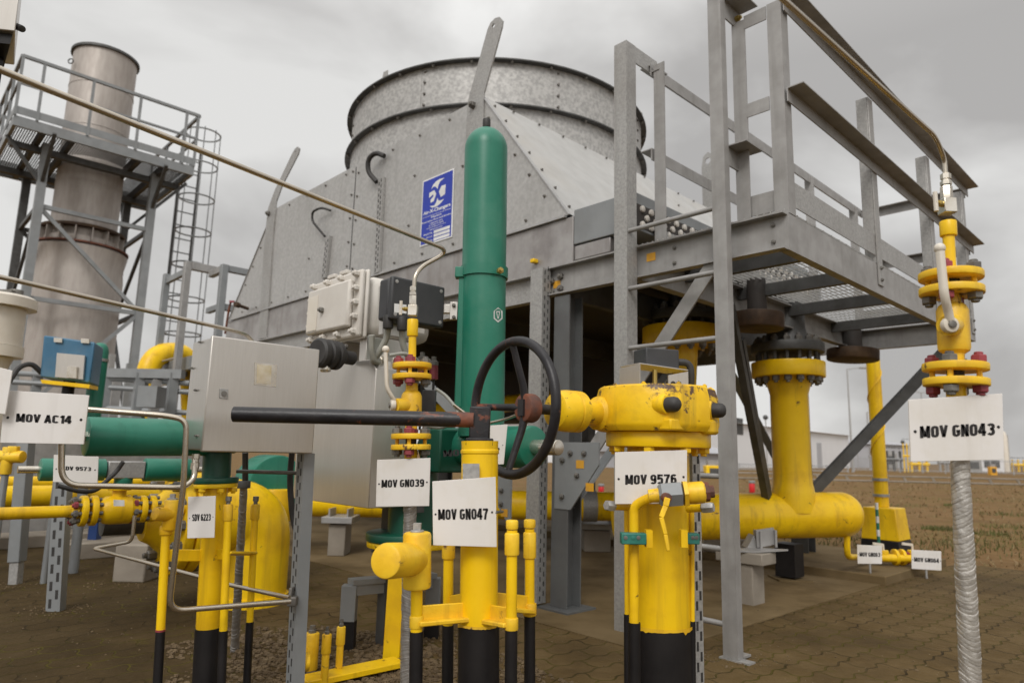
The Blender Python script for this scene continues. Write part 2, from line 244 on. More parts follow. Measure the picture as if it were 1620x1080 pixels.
# ------------------------------------------------------------------ mesh builder
class MB:
    def __init__(s): s.v = []; s.f = []; s.m = []
    def add(s, vs, fs, mi=0):
        o = len(s.v); s.v += [Vector(p) for p in vs]
        for f in fs: s.f.append(tuple(i+o for i in f)); s.m.append(mi)
        return s
    def box(s, c, size, ax=(Vector((1, 0, 0)), Vector((0, 1, 0)), Vector((0, 0, 1))), mi=0):
        c = Vector(c); X, Y, Z = (ax[i]*(size[i]/2) for i in range(3))
        vs = [c+a*X+b*Y+d*Z for d in (-1, 1) for b in (-1, 1) for a in (-1, 1)]
        return s.add(vs, [(0, 2, 3, 1), (4, 5, 7, 6), (0, 1, 5, 4), (2, 6, 7, 3), (0, 4, 6, 2), (1, 3, 7, 5)], mi)
    def ab(s, u0, u1, v0, v1, z0, z1, mi=0):
        return s.box(L((u0+u1)/2, (v0+v1)/2, (z0+z1)/2), (abs(u1-u0), abs(v1-v0), abs(z1-z0)), (DB, DA, DZ), mi)
    def beam(s, a, b, w, h, side, mi=0):              # box bar from a to b; w along side, h across both
        a, b = Vector(a), Vector(b); d = (b-a); l = d.length; d.normalize(); side = Vector(side); side = (side-d*side.dot(d)).normalized(); n = d.cross(side)
        return s.box((a+b)/2, (l, w, h), (d, side, n), mi)
    def prism(s, poly, vec, mi=0):
        n = len(poly); vec = Vector(vec); vs = [Vector(p) for p in poly]+[Vector(p)+vec for p in poly]
        fs = [tuple(range(n)), tuple(range(2*n-1, n-1, -1))]+[(i, i+n, (i+1) % n+n, (i+1) % n) for i in range(n)]
        return s.add(vs, fs, mi)
    def basis(s, d):
        d = d.normalized(); a = Vector((0, 0, 1)) if abs(d.z) < 0.9 else Vector((1, 0, 0)); x = a.cross(d).normalized(); return x, d.cross(x), d
    def lathe(s, o, axis, prof, n=32, mi=0, close=True):      # prof: (radius, height) along the axis
        o = Vector(o); x, y, d = s.basis(Vector(axis)); b = len(s.v); vs = []
        for r, h in prof:
            for i in range(n):
                a = 2*math.pi*i/n; vs.append(o + d*h + (x*math.cos(a)+y*math.sin(a))*r)
        fs = []
        for j in range(len(prof)-1):
            for i in range(n): k = (i+1) % n; fs.append((j*n+i, j*n+k, (j+1)*n+k, (j+1)*n+i))
        if close:
            fs.append(tuple(range(n-1, -1, -1))); fs.append(tuple(range((len(prof)-1)*n, len(prof)*n)))
        return s.add(vs, fs, mi)
    def cyl(s, a, b, r, r1=None, n=24, mi=0):
        a, b = Vector(a), Vector(b); return s.lathe(a, b-a, [(r, 0), (r if r1 is None else r1, (b-a).length)], n, mi)
    def rcyl(s, a, b, r, e, n=28, mi=0):                # cylinder with rounded edges
        a, b = Vector(a), Vector(b); l = (b-a).length
        return s.lathe(a, b-a, [(r-e, 0), (r-e*0.3, e*0.3), (r, e), (r, l-e), (r-e*0.3, l-e*0.3), (r-e, l)], n, mi)
    def ring(s, o, axis, r0, r1, h, n=48, mi=0):
        o = Vector(o); x, y, d = s.basis(Vector(axis)); vs = []
        for r, hh in ((r0, 0), (r1, 0), (r1, h), (r0, h)):
            for i in range(n): a = 2*math.pi*i/n; vs.append(o+d*hh+(x*math.cos(a)+y*math.sin(a))*r)
        fs = [(j*n+i, j*n+(i+1) % n, ((j+1) % 4)*n+(i+1) % n, ((j+1) % 4)*n+i) for j in range(4) for i in range(n)]
        return s.add(vs, fs, mi)
    def torus(s, o, axis, RR, r, n=56, k=12, mi=0):
        o = Vector(o); x, y, d = s.basis(Vector(axis)); vs = []
        for i in range(n):
            a = 2*math.pi*i/n; e = x*math.cos(a)+y*math.sin(a)
            for j in range(k): q = 2*math.pi*j/k; vs.append(o+e*(RR+r*math.cos(q))+d*(r*math.sin(q)))
        return s.add(vs, [(i*k+j, ((i+1) % n)*k+j, ((i+1) % n)*k+(j+1) % k, i*k+(j+1) % k) for i in range(n) for j in range(k)], mi)
    def sphere(s, c, r, n=16, sz=1.0, mi=0):
        prof = [(max(1e-4, r*math.sin(math.pi*i/(n//2))), -r*sz*math.cos(math.pi*i/(n//2))) for i in range(n//2+1)]
        return s.lathe(c, (0, 0, 1), prof, n, mi)
    def tube(s, path, r, n=12, mi=0):
        path = [Vector(p) for p in path]; m = len(path); vs = []; nrm = None
        rs = r if isinstance(r, (list, tuple)) else [r]*m
        for i, p in enumerate(path):
            d = (path[min(i+1, m-1)]-path[max(i-1, 0)]).normalized()
            if nrm is None: nrm, _, _ = s.basis(d)
            nrm = (nrm-d*nrm.dot(d)).normalized(); bn = d.cross(nrm)
            for j in range(n): q = 2*math.pi*j/n; vs.append(p+(nrm*math.cos(q)+bn*math.sin(q))*rs[i])
        fs = [(i*n+j, i*n+(j+1) % n, (i+1)*n+(j+1) % n, (i+1)*n+j) for i in range(m-1) for j in range(n)]
        fs += [tuple(range(n-1, -1, -1)), tuple(range((m-1)*n, m*n))]
        return s.add(vs, fs, mi)
    def hexb(s, p, axis, r, h, dome=True, mi=0):
        p = Vector(p); ax = Vector(axis).normalized(); s.lathe(p, ax, [(r, 0), (r, h*0.85), (r*0.86, h)], 6, mi)
        if dome: s.lathe(p+ax*h, ax, [(r*0.55, 0), (r*0.55, h*0.35), (r*0.45, h*0.45)], 10, mi)
        return s
    def build(s, name, m, parent=None, label=None, cat=None, group=None, kind=None, bevel=0, sharp=36, loc=None, flat=False):
        me = bpy.data.meshes.new(name)
        mats = m if isinstance(m, (list, tuple)) else [m]
        base = Vector((0, 0, 0)); q = parent
        while q is not None: base += q.location; q = q.parent
        o = bpy.data.objects.new(name, me)
        if parent is None:
            if loc is None:
                lo = [min(p[i] for p in s.v) for i in range(3)]; hi = [max(p[i] for p in s.v) for i in range(3)]
                loc = Vector(((lo[0]+hi[0])/2, (lo[1]+hi[1])/2, lo[2]))
            o.location = loc; base = Vector(loc)
        me.from_pydata([tuple(p-base) for p in s.v], [], s.f)
        for mm in mats: me.materials.append(mm)
        if len(mats) > 1: me.polygons.foreach_set('material_index', s.m)
        bm = bmesh.new(); bm.from_mesh(me); bmesh.ops.recalc_face_normals(bm, faces=bm.faces); bm.to_mesh(me); bm.free()
        if not flat:
            me.polygons.foreach_set('use_smooth', [True]*len(me.polygons)); me.set_sharp_from_angle(angle=R(sharp))
        COL.objects.link(o)
        if parent is not None: o.parent = parent
        if bevel:
            md = o.modifiers.new('bevel', 'BEVEL'); md.width = bevel; md.segments = 2; md.limit_method = 'ANGLE'; md.angle_limit = R(40)
        tag(o, label, cat, group, kind); return o
def tag(o, label=None, cat=None, group=None, kind=None):
    for k, v in (('label', label), ('category', cat), ('group', group), ('kind', kind)):
        if v: o[k] = v
    if cat and not kind: o['kind'] = 'thing'
    return o
def thing(name, label, cat, loc, group=None):
    o = bpy.data.objects.new(name, None); COL.objects.link(o); o.location = Vector(loc); o.empty_display_size = 0.1
    return tag(o, label, cat, group)
def roots(o):
    b = Vector((0, 0, 0))
    while o is not None: b += o.location; o = o.parent
    return b
BM_CACHE = {}
def bolt(parent, p, axis, r, h, m, name='bolt', dome=True):       # every bolt an object, the mesh shared
    key = (round(r, 4), round(h, 4), m.name, dome)
    if key not in BM_CACHE:
        me = bpy.data.meshes.new('bolt'); b = MB().hexb((0, 0, 0), (0, 0, 1), r, h, dome); me.from_pydata([tuple(x) for x in b.v], [], b.f); me.materials.append(m)
        BM_CACHE[key] = me
    o = bpy.data.objects.new(name, BM_CACHE[key]); COL.objects.link(o); o.parent = parent
    o.location = Vector(p)-roots(parent); o.rotation_euler = Vector(axis).to_track_quat('Z', 'Y').to_euler(); return o
def smooth(pts, rad, n=6):            # round the corners of a polyline
    pts = [Vector(p) for p in pts]; outp = [pts[0]]
    for i in range(1, len(pts)-1):
        a, b, c = pts[i-1], pts[i], pts[i+1]; r = min(rad, (a-b).length*0.48, (c-b).length*0.48)
        p0 = b+(a-b).normalized()*r; p1 = b+(c-b).normalized()*r
        for k in range(n+1):
            t = k/n; outp.append(p0*(1-t)**2+b*2*t*(1-t)+p1*t*t)
    return outp+[pts[-1]]
TXT = {}
def font_geo(s, bold=0.018):
    if (s, bold) not in TXT:
        cu = bpy.data.curves.new('lettering', 'FONT'); cu.body = s; cu.size = 1; cu.offset = bold; cu.resolution_u = 3; cu.fill_mode = 'FRONT'
        o = bpy.data.objects.new('lettering', cu); COL.objects.link(o); bpy.context.view_layer.update()
        me = bpy.data.meshes.new_from_object(o.evaluated_get(bpy.context.evaluated_depsgraph_get()))
        TXT[(s, bold)] = ([v.co.copy() for v in me.vertices], [tuple(p.vertices) for p in me.polygons])
        bpy.data.objects.remove(o); bpy.data.curves.remove(cu); bpy.data.meshes.remove(me)
    return TXT[(s, bold)]
# heavy condensed lettering, drawn as strokes (unit cap height)
def _arc(cx, cy, rx, ry, a0, a1, n=8): return [(cx+rx*math.cos(R(a0+(a1-a0)*i/n)), cy+ry*math.sin(R(a0+(a1-a0)*i/n))) for i in range(n+1)]
SW = 0.22; GW = 0.54; hs = SW/2
_l, _r, _b, _t = hs, GW-hs, hs, 1-hs; _c = GW/2; _rx = _c-hs
def _oval(): return _arc(_c, 1-.5*GW*.98, _rx, .5*GW*.98-hs, 0, 180)+_arc(_c, .5*GW*.98, _rx, .5*GW*.98-hs, 180, 360)+[(_r, 1-.5*GW*.98)]
_up = lambda a0, a1: _arc(_c, 1-.245, _rx, .245-hs, a0, a1)
_dn = lambda a0, a1: _arc(_c, .245, _rx, .245-hs, a0, a1)
GLY = {
 'O': (GW, [_oval()]), '0': (GW, [_oval()]),
 'M': (.70, [[(hs, 0), (hs, 1)], [(.70-hs, 0), (.70-hs, 1)], [(hs+.01, 1), (.35, .10)], [(.35, .10), (.70-hs-.01, 1)]]),
 'V': (.56, [[(hs-.02, 1), (.28, .03)], [(.28, .03), (.56-hs+.02, 1)]]),
 'N': (.54, [[(hs, 0), (hs, 1)], [(.54-hs, 0), (.54-hs, 1)], [(hs, .97), (.54-hs, .03)]]),
 'A': (.56, [[(hs-.02, 0), (.28, .97)], [(.28, .97), (.56-hs+.02, 0)], [(.13, .27), (.43, .27)]]),
 'G': (GW, [_up(20, 180)+_dn(180, 360)+[(_r, .47)], [(_c, .47), (GW, .47)]]),
 'C': (GW, [_up(15, 180)+_dn(180, 345)]),
 'S': (GW, [_up(15, 180)+[(_l, .70), (_l+.03, .60), (_r-.03, .42), (_r, .32)]+_dn(0, -165)]),
 'D': (GW, [[(hs, hs*.98), (_c, hs)]+_arc(_c, .245, _rx, .245-hs, 270, 360)+_arc(_c, 1-.245, _rx, .245-hs, 0, 90)+[(hs, _t)], [(hs, 0), (hs, 1)]]),
 '1': (.34, [[(.25, 0), (.25, 1)], [(.03, .76), (.18, .82), (.24, .97)]]),
 '2': (GW, [_up(170, 0)+[(_r, .66), (_r-.05, .54), (_l+.02, .16), (_l+.01, hs)], [(0, hs), (GW-.02, hs)]]),
 '3': (GW, [_up(165, 0)+[(_r, .66), (_r-.06, .555), (_c-.05, .53)], [(_c-.05, .53), (_r-.06, .50), (_r, .38)]+_dn(0, -165)]),
 '4': (.54, [[(.36, 0), (.36, 1)], [(.32, .98), (.05, .30)], [(.0, .285), (.54, .285)]]),
 '5': (GW, [[(GW-.04, _t), (_l+.02, _t)], [(_l+.02, 1), (_l, .47)], [(_l, .50), (_c-.08, .60), (_c+.05, .61), (_r-.04, .55), (_r, .44)]+_dn(0, -165)]),
 '6': (GW, [_up(20, 180)+_dn(180, 360)+[(_r, .40), (_r-.05, .53), (_c, .575), (_l+.05, .53), (_l, .42)]]),
 '7': (GW, [[(0, _t), (GW-.01, _t)], [(_r+.02, _t), (_c+.02, .5), (_c-.06, 0)]]),
 '8': (GW, [_arc(_c, .745, _rx-.015, .255-hs, 0, 360, 16), _arc(_c, .27, _rx, .27-hs, 0, 360, 16)]),
 '9': (GW, [_dn(200, 360)+_up(0, 180)+[(_l, .60), (_l+.05, .47), (_c, .425), (_r-.05, .47), (_r, .58)]]),
 ' ': (.20, []),
}
def text_geo(s, bold=0.018):
    if not all(c in GLY for c in s): return font_geo(s, bold)
    vs, fs, x = [], [], 0.0
    for c in s:
        w, strokes = GLY[c]
        for pl in strokes:
            n = len(pl); o = len(vs)
            for i, p in enumerate(pl):
                a = pl[max(i-1, 0)]; b = pl[min(i+1, n-1)]; d = Vector((b[0]-a[0], b[1]-a[1], 0)).normalized(); nr = Vector((-d.y, d.x, 0))
                if 0 < i < n-1:
                    d1 = Vector((p[0]-a[0], p[1]-a[1], 0)).normalized(); nr = nr/max(.6, nr.dot(Vector((-d1.y, d1.x, 0))))
                wd = hs*(1.0 if abs(d.x) < .75 else .86)
                q = Vector((x+p[0], p[1], 0)); vs += [q+nr*wd, q-nr*wd]
            fs += [(o+2*i, o+2*i+1, o+2*i+3, o+2*i+2) for i in range(n-1)]
        x += w+.055
    return vs, fs
def quad_pt(q, x, y): return lerp(lerp(q[0], q[1], x), lerp(q[3], q[2], x), y)     # q: tl, tr, br, bl; y down
def put_text(mb, s, q, rect, off, bold=0.018, keep=False, mi=0):
    vs, fs = text_geo(s, bold); x0 = min(v.x for v in vs); x1 = max(v.x for v in vs); y0 = min(v.y for v in vs); y1 = max(v.y for v in vs)
    n = (q[1]-q[0]).cross(q[3]-q[0]).normalized(); n = n if n.dot(EYE-q[0]) > 0 else -n
    mb.add([quad_pt(q, rect[0]+(rect[2]-rect[0])*(v.x-x0)/(x1-x0), rect[3]-(rect[3]-rect[1])*(v.y-y0)/(y1-y0))+n*off for v in vs], fs, mi)
def qnormal(q):
    n = (q[1]-q[0]).cross(q[3]-q[0]).normalized(); return n if n.dot(EYE-q[0]) > 0 else -n
def sign(text, px, Y, label, rect=(0.1, 0.4, 0.9, 0.64), dots=(0.055, 0.945), th=0.004, dy=0.52):
    q = [P(x, y, Y) for x, y in px]; n = qnormal(q)
    root = thing('name_sign', label, 'sign', (q[2]+q[3])/2, 'white tag signs on the valves')
    MB().prism(q, -n*th).build('plate', WHITE, root, bevel=0.0008)
    if text:
        t = MB(); put_text(t, text, q, rect, 0.0008, 0.022); t.build('lettering', INK, root, flat=True)
    if dots:
        w = (q[1]-q[0]).length
        for i, dx in enumerate(dots):
            p = quad_pt(q, dx, dy+(0.0 if i == 0 else -0.015)); MB().lathe(p, n, [(w*0.016, 0), (w*0.016, 0.001), (w*0.009, 0.002)], 12).build('screw', INK, root)
    return root
def flange(parent, c, r, h, m, axis=(0, 0, 1), hole=0):
    ax = Vector(axis).normalized(); return MB().rcyl(Vector(c)-ax*h/2, Vector(c)+ax*h/2, r, h*0.14, 40).build('flange', m, parent)
def strut(name, a, b, face, w, d, parent, m=GALV, pitch=0.05, slot=(0.022, 0.007), rows=(-0.2, 0.2), sides=(1,), lips=True):
    # cold-rolled channel with staggered slots on the face turned to `face`; the slots are a second material of its mesh
    a, b = Vector(a), Vector(b); ax = (b-a).normalized(); n = Vector(face); n = (n-ax*n.dot(ax)).normalized(); s = ax.cross(n)
    mb = MB(); mb.box((a+b)/2, ((b-a).length, w, d), (ax, s, n))
    l = (b-a).length; k = int(l/pitch)
    for i in range(k):
        for j, off in enumerate(rows):
            for fs in sides:
                c = a+ax*(pitch*(i+0.5)+(pitch*0.5 if (j % 2) and len(rows) > 1 and lips else 0))
                mb.box(c+s*(off*w)+n*(fs*(d/2+0.0004)), (slot[0], slot[1], 0.0008), (ax, s, n), 1)
    return mb.build(name, [m, RUBB], parent)
# ------------------------------------------------------------------ ground
g = MB(); g.add([(-900, -300, 0), (900, -300, 0), (900, 1500, 0), (-900, 1500, 0)], [(0, 1, 2, 3)]); g.build('ground', DIRTM, kind='structure', flat=True)
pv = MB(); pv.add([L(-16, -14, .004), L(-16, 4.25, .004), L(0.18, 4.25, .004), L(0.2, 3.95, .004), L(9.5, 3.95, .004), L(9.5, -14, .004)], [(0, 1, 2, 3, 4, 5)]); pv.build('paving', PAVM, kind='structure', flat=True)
ap = MB(); ap.prism([L(.255, -.2), L(.235, 2.5), L(7.4, 2.5), L(7.4, -.2)], (0, 0, .009)); ap.build('concrete_pad', SLABM, kind='structure', flat=True)
s2 = MB(); s2.prism([L(.2, 2.5), L(.2, 3.95), L(7.4, 3.95), L(7.4, 2.5)], (0, 0, .065)); s2.build('concrete_slab', SLABM, kind='structure', bevel=0.006)

# ------------------------------------------------------------------ air cooler
V0, V1, Z0, Z1, ZH = 0.12, 3.40, 2.28, 3.37, 1.957
UB0, UB1, UT0, UT1 = 1.06, 6.28, 1.90, 5.30
cool = thing('air_cooler', 'big galvanised fan cooler on steel legs, round fan ring over a tapered hood', 'air cooler', L(3.6, 1.76, 0))
sd_ = MB(); sd_.prism([L(UB0, V0, Z0), L(UB1, V0, Z0), L(UT1, V0, Z1), L(UT0, V0, Z1)], DA*.012)
def rivet(mb, p, n, r=0.011): mb.lathe(p, n, [(r, 0), (r, .006), (r*.55, .008), (r*.55, .014)], 6, 1)
for t in [i/9 for i in range(1, 9)]: rivet(sd_, L(lerp(UT0, UT1, t), V0, Z1-.045), -DA)
for i in range(1, 14): rivet(sd_, L(lerp(UB0, UB1, i/14), V0, Z0+.05), -DA)
for i in range(1, 6):
    t = i/6; rivet(sd_, L(lerp(UB0, UT0, t)+.07, V0, lerp(Z0, Z1, t)-.01), -DA); rivet(sd_, L(lerp(UB1, UT1, t)-.07, V0, lerp(Z0, Z1, t)-.01), -DA)
for uu in (3.62,):
    for i in range(5): rivet(sd_, L(uu-.05, V0, Z0+.12+i*.22), -DA); rivet(sd_, L(uu+.05, V0, Z0+.16+i*.22), -DA)
for uu, zz in ((2.7, 3.0), (2.75, 2.6), (4.4, 3.1), (4.4, 2.65), (2.1, 2.9)): rivet(sd_, L(uu, V0, zz), -DA)
sd_.build('side_panel', [PANEL, BOLT], cool)
bk = MB(); bk.prism([L(UB0, V1, Z0), L(UB1, V1, Z0), L(UT1, V1, Z1), L(UT0, V1, Z1)], -DA*.012); bk.build('side_panel', PANEL, cool)
sm = MB(); sm.ab(3.615, 3.625, V0-.003, V0, Z0+.02, Z1-.02); sm.build('panel_seam', DKST, cool)
for (ua, ub, mt) in ((UB0, UT0, SHEETB), (UB1, UT1, SHEET)):
    s_ = 1 if ub > ua else -1
    e = MB(); e.prism([L(ua, V0+.014, Z0), L(ua, V1-.014, Z0), L(ub, V1-.014, Z1), L(ub, V0+.014, Z1)], DB*(.01*s_))
    nn = (DZ*(abs(ub-ua)) - DB*s_*(Z1-Z0)).normalized()
    for i in range(1, 12):
        v = lerp(V0, V1, i/12)
        rivet(e, L(ub-s_*.03, v, Z1-.03), nn); rivet(e, L(ua+s_*.06, v, Z0+.08), nn)
    for i in range(0, 7): rivet(e, L(lerp(ua, ub, (i+.5)/7), V0+.06, lerp(Z0, Z1, (i+.5)/7)), nn)
    for i in range(3): rivet(e, L(lerp(ua, ub, .35+.2*i), 1.3+.5*i, lerp(Z0, Z1, .35+.2*i)), nn)
    e.build('end_panel', [mt, BOLT], cool)
    edge = MB(); edge.beam(L(ua, V0+.004, Z0), L(ub, V0+.004, Z1), .03, .006, DA); edge.build('corner_angle', SHEET, cool)
ed = MB(); ed.ab(UB0+.02, UB1+.03, V0-.022, V0-.002, Z0-.016, Z0-.001); ed.build('seam_ledge', SHEET, cool)
tp = MB(); tp.ab(UT0, UT1, V0+.015, V1-.015, Z1-.02, Z1-.004); tp.build('hood_top', SHEET, cool)
hb = MB(); hb.ab(1.03, UB1+.05, V0, V0+.02, ZH, Z0-.018); hb.build('header_panel', STAIN, cool, bevel=0.003)
hb = MB(); hb.ab(1.03, UB1+.05, V1-.02, V1, ZH, Z0-.018); hb.build('header_panel', STAIN, cool)
hb = MB(); hb.ab(UB1+.03, UB1+.05, V0+.022, V1-.022, ZH, Z0-.018); hb.build('header_panel', STAIN, cool)
un = MB(); un.ab(1.06, UB1, V0+.03, V1-.03, 1.99, 2.05); un.build('tube_bundle', SHADOWST, cool)  # plain slab, its dark colour carries the underside shade
un = MB(); un.ab(2.35, 6.2, 2.55, 3.25, 1.22, 1.985); un.build('shade_box', SHADOWST, cool)  # added dark box, stands in for deep shade under the cooler
# tube header box at the platform end
hx = MB(); hx.ab(.585, 1.028, V0+.004, 2.6, 2.085, 2.30); hx.build('header_box', GREYP, cool, bevel=0.004)
lo = MB(); lo.ab(.76, 1.026, V0+.012, 2.5, 1.99, 2.078); lo.build('lower_header', STAIN, cool, bevel=0.004)
pg = MB()
pg.ab(.5835, .5845, .14, 2.5, 2.10, 2.235, 1)
for i in range(26):
    for j in range(3): pg.lathe(L(.5835, .19+i*.085+(.042 if j % 2 else 0), 2.122+j*.045), -DB, [(.019, 0), (.019, .012), (.012, .016)], 10)
pg.build('plug_sheet', [OFFW, SHADOWST], cool)
# fan ring
RC = L(3.57, 1.76, 0)
def rz(z): return Vector((RC.x, RC.y, z))
fr = MB(); fr.ring(rz(Z1-.004), DZ, 1.50, 1.515, 4.15-Z1, 96)
for k in range(8):
    a = k*math.pi/4+.35; e = Vector((math.cos(a), math.sin(a), 0)); tt = Vector((-e.y, e.x, 0))
    fr.box(rz(3.96)+e*1.5165, (.004, .012, .36), (e, tt, DZ), 0)
    for j in range(4):
        fr.lathe(rz(3.80+j*.105)+e*1.5155+tt*.04, e, [(.012, 0), (.012, .012), (.006, .014)], 6, 1)
frm = fr.build('fan_ring', [SPANG, BOLT], cool)
for zz in (3.735, 4.145):
    f = MB(); f.ring(rz(zz), DZ, 1.516, 1.572, .012, 96); f.build('ring_flange', DKST, cool)
    for k in range(28):
        a = k*math.pi/14+.1; e = Vector((math.cos(a), math.sin(a), 0)); bolt(cool, rz(zz)+e*1.545, -DZ, .015, .018, BOLT)
for a in (4.0, 5.9, 2.2):
    e = Vector((math.cos(a), math.sin(a), 0)); tt = Vector((-e.y, e.x, 0)); c = rz(4.157)+e*1.545
    m = MB(); m.prism([c-tt*.02, c+tt*.06, c+tt*.06+DZ*.07, c+tt*.0+DZ*.07], e*.006); m.build('ring_bracket', GALV, cool)
fn = MB(); fn.cyl(rz(3.5), rz(3.75), .16, n=24)
for k in range(6):
    a = k*math.pi/3; e = Vector((math.cos(a), math.sin(a), 0)); tt = (Vector((-e.y, e.x, 0))*.9+DZ*.4).normalized(); fn.box(rz(3.62)+e*.78, (1.3, .22, .012), (e, tt, e.cross(tt)))
fn.build('fan', DKST, cool)
# lifting lugs, bent plates bolted to the hood corners
def lug(pts, hole, v, th, boltp=None):
    poly = [PA(x, y, v) for x, y in pts]; hp = PA(*hole[:2], v); hr = hole[2]*mpp(hp)
    bm = bmesh.new(); c = sum(poly, Vector())/len(poly)
    # plate with a real hole: bridge the outline to a small circle at the rounded tip
    n = len(poly); ring = [hp+(DB*math.cos(2*math.pi*i/12)+DZ*math.sin(2*math.pi*i/12))*hr for i in range(12)]
    me = MB(); vs = [bm.verts.new(p) for p in poly]; hv = [bm.verts.new(p) for p in ring]
    es = [bm.edges.new((vs[i], vs[(i+1) % n])) for i in range(n)]+[bm.edges.new((hv[i], hv[(i+1) % 12])) for i in range(12)]
    bmesh.ops.triangle_fill(bm, edges=es, use_beauty=True)
    ret = bmesh.ops.extrude_face_region(bm, geom=list(bm.faces)); bmesh.ops.translate(bm, verts=[e for e in ret['geom'] if isinstance(e, bmesh.types.BMVert)], vec=DA*th)
    bm.verts.index_update(); me.v = [q.co.copy() for q in bm.verts]; me.f = [tuple(q.index for q in f.verts) for f in bm.faces]; me.m = [0]*len(me.f); bm.free()
    o = me.build('lifting_lug', GALV, cool, flat=True)
    if boltp: bolt(cool, PA(*boltp, v), -DA, .028, .03, BOLT)
lug([(771, 47), (776, 36), (783, 29), (790, 27), (795, 33), (794, 42), (765.5, 147), (764, 190), (763, 260), (735, 268), (738, 190), (740, 160)], (780.5, 41, 3.6), V0-.014, .013, (749, 167))
lug([(461, 245), (466, 236), (470.5, 232), (473.7, 235), (472, 243), (446.5, 292.6), (437, 318.5), (431, 380), (424, 493), (420.5, 534.6), (409, 535.5), (417, 400), (421.5, 348), (424, 330), (434.5, 301)], (467.5, 240, 1.4), V0-.014, .013, (426, 338))
def far_lug(u):
    z = 3.42; poly = [L(u-.07, V1+.002, z), L(u+.07, V1+.002, z), L(u+.075, V1+.002, z+.5), L(u+.055, V1+.002, z+.63), L(u, V1+.002, z+.67), L(u-.055, V1+.002, z+.63), L(u-.075, V1+.002, z+.5)]
    hp = L(u, V1+.002, z+.57); m = MB(); ring = [hp+(DB*math.cos(2*math.pi*i/14)+DZ*math.sin(2*math.pi*i/14))*.034 for i in range(14)]
    bm = bmesh.new(); vs = [bm.verts.new(p) for p in poly]; hv = [bm.verts.new(p) for p in ring]
    es = [bm.edges.new((a[i], a[(i+1) % len(a)])) for a in (vs, hv) for i in range(len(a))]
    bmesh.ops.triangle_fill(bm, edges=es, use_beauty=True)
    ret = bmesh.ops.extrude_face_region(bm, geom=list(bm.faces)); bmesh.ops.translate(bm, verts=[e for e in ret['geom'] if isinstance(e, bmesh.types.BMVert)], vec=DA*.013)
    bm.verts.index_update(); m.v = [q.co.copy() for q in bm.verts]; m.f = [tuple(q.index for q in f.verts) for f in bm.faces]; m.m = [0]*len(m.f); bm.free(); m.build('lifting_lug', GALV, cool, flat=True)
far_lug(2.02); far_lug(5.2)
# cable strips and cables on the side panel
for (x0, y0, x1, y1) in ((604, 282, 597, 432), (520, 374, 513, 440)):
    a, b = PA(x0, y0, V0-.015), PA(x1, y1, V0-.015); strut('cable_strip', Vector((a.x, a.y, 2.2)) if y1 > 400 and False else b, a, -DA, .075, .025, cool, GALV, .05, (.030, .013), (-.2, .2))
for pts, r in ((((608, 247), (594, 241), (582, 252), (582, 272), (596, 288)), .021), (((523, 333), (508, 328), (494, 335), (494, 350), (514, 374)), .011)):
    pp = [PA(x, y, V0-.03-.05*math.sin(math.pi*i/(len(pts)-1))) for i, (x, y) in enumerate(pts)]
    MB().tube(smooth(pp, .12), r, 10).build('cable', RUBB, cool)
# blue enamel plate of the maker
q = [PA(x, y, V0-.006) for x, y in ((669, 287), (718.4, 266), (715, 375), (664, 391))]
nb = MB(); nb.prism(q, DA*.004); npl = nb.build('maker_plate', SIGNW, cool)
qi = [quad_pt(q, *c)-DA*.0006 for c in ((.03, .02), (.97, .02), (.97, .98), (.03, .98))]
nb = MB(); nb.add(qi, [(0, 1, 2, 3)]); nb.build('blue_field', BLUES, npl, flat=True)
lt = MB()
def qpoly(pts, off=.0012): lt.add([quad_pt(q, x, y)-DA*off for x, y in pts], [tuple(range(len(pts)))])
qpoly([(.30, .175), (.36, .12), (.46, .085), (.58, .075), (.72, .085), (.58, .115), (.53, .16), (.51, .215), (.44, .165), (.38, .155)])           # upper horn
qpoly([(.27, .43), (.42, .445), (.48, .405), (.515, .345), (.55, .395), (.62, .405), (.73, .40), (.60, .455), (.48, .475), (.35, .465)])           # lower horn
qpoly([(.55, .265), (.63, .19), (.76, .195), (.75, .335), (.62, .355)])                                                                           # right flank
lt.add([quad_pt(q, x, y)-DA*.0012 for x, y in ((.24, .225), (.40, .21), (.47, .275), (.40, .375), (.30, .385), (.29, .34), (.38, .30), (.38, .27), (.24, .30))], [(0, 1, 7, 8), (1, 2, 6, 7), (2, 3, 5, 6), (3, 4, 5)])
put_text(lt, 'Air-X-Changers', q, (.07, .485, .93, .555), .0012, .03)
qpoly([(.05, .575), (.95, .575), (.95, .58), (.05, .58)])
put_text(lt, 'Harsco', q, (.34, .59, .66, .622), .0012, .02)
put_text(lt, 'Emergency Parts and Service', q, (.04, .64, .96, .672), .0012, .02)
for i, (s, x0, x1) in enumerate((('1-800-404-3904', .3, .7), ('01-918-619-8000', .27, .73), ('axcparts@harsco.com', .2, .8), ('www.airx.com', .3, .7))): put_text(lt, s, q, (x0, .687+i*.032, x1, .707+i*.032), .0012, .012)
for i, s in enumerate(('Model No.', 'Job No.', 'Order No.')):
    y = .82+i*.055; qpoly([(.44, y), (.93, y), (.93, y+.042), (.44, y+.042)]); put_text(lt, s, q, (.12 if i == 0 else .2, y+.008, .41, y+.034), .0012, .016)
lt.build('lettering', SIGNW, npl, flat=True)

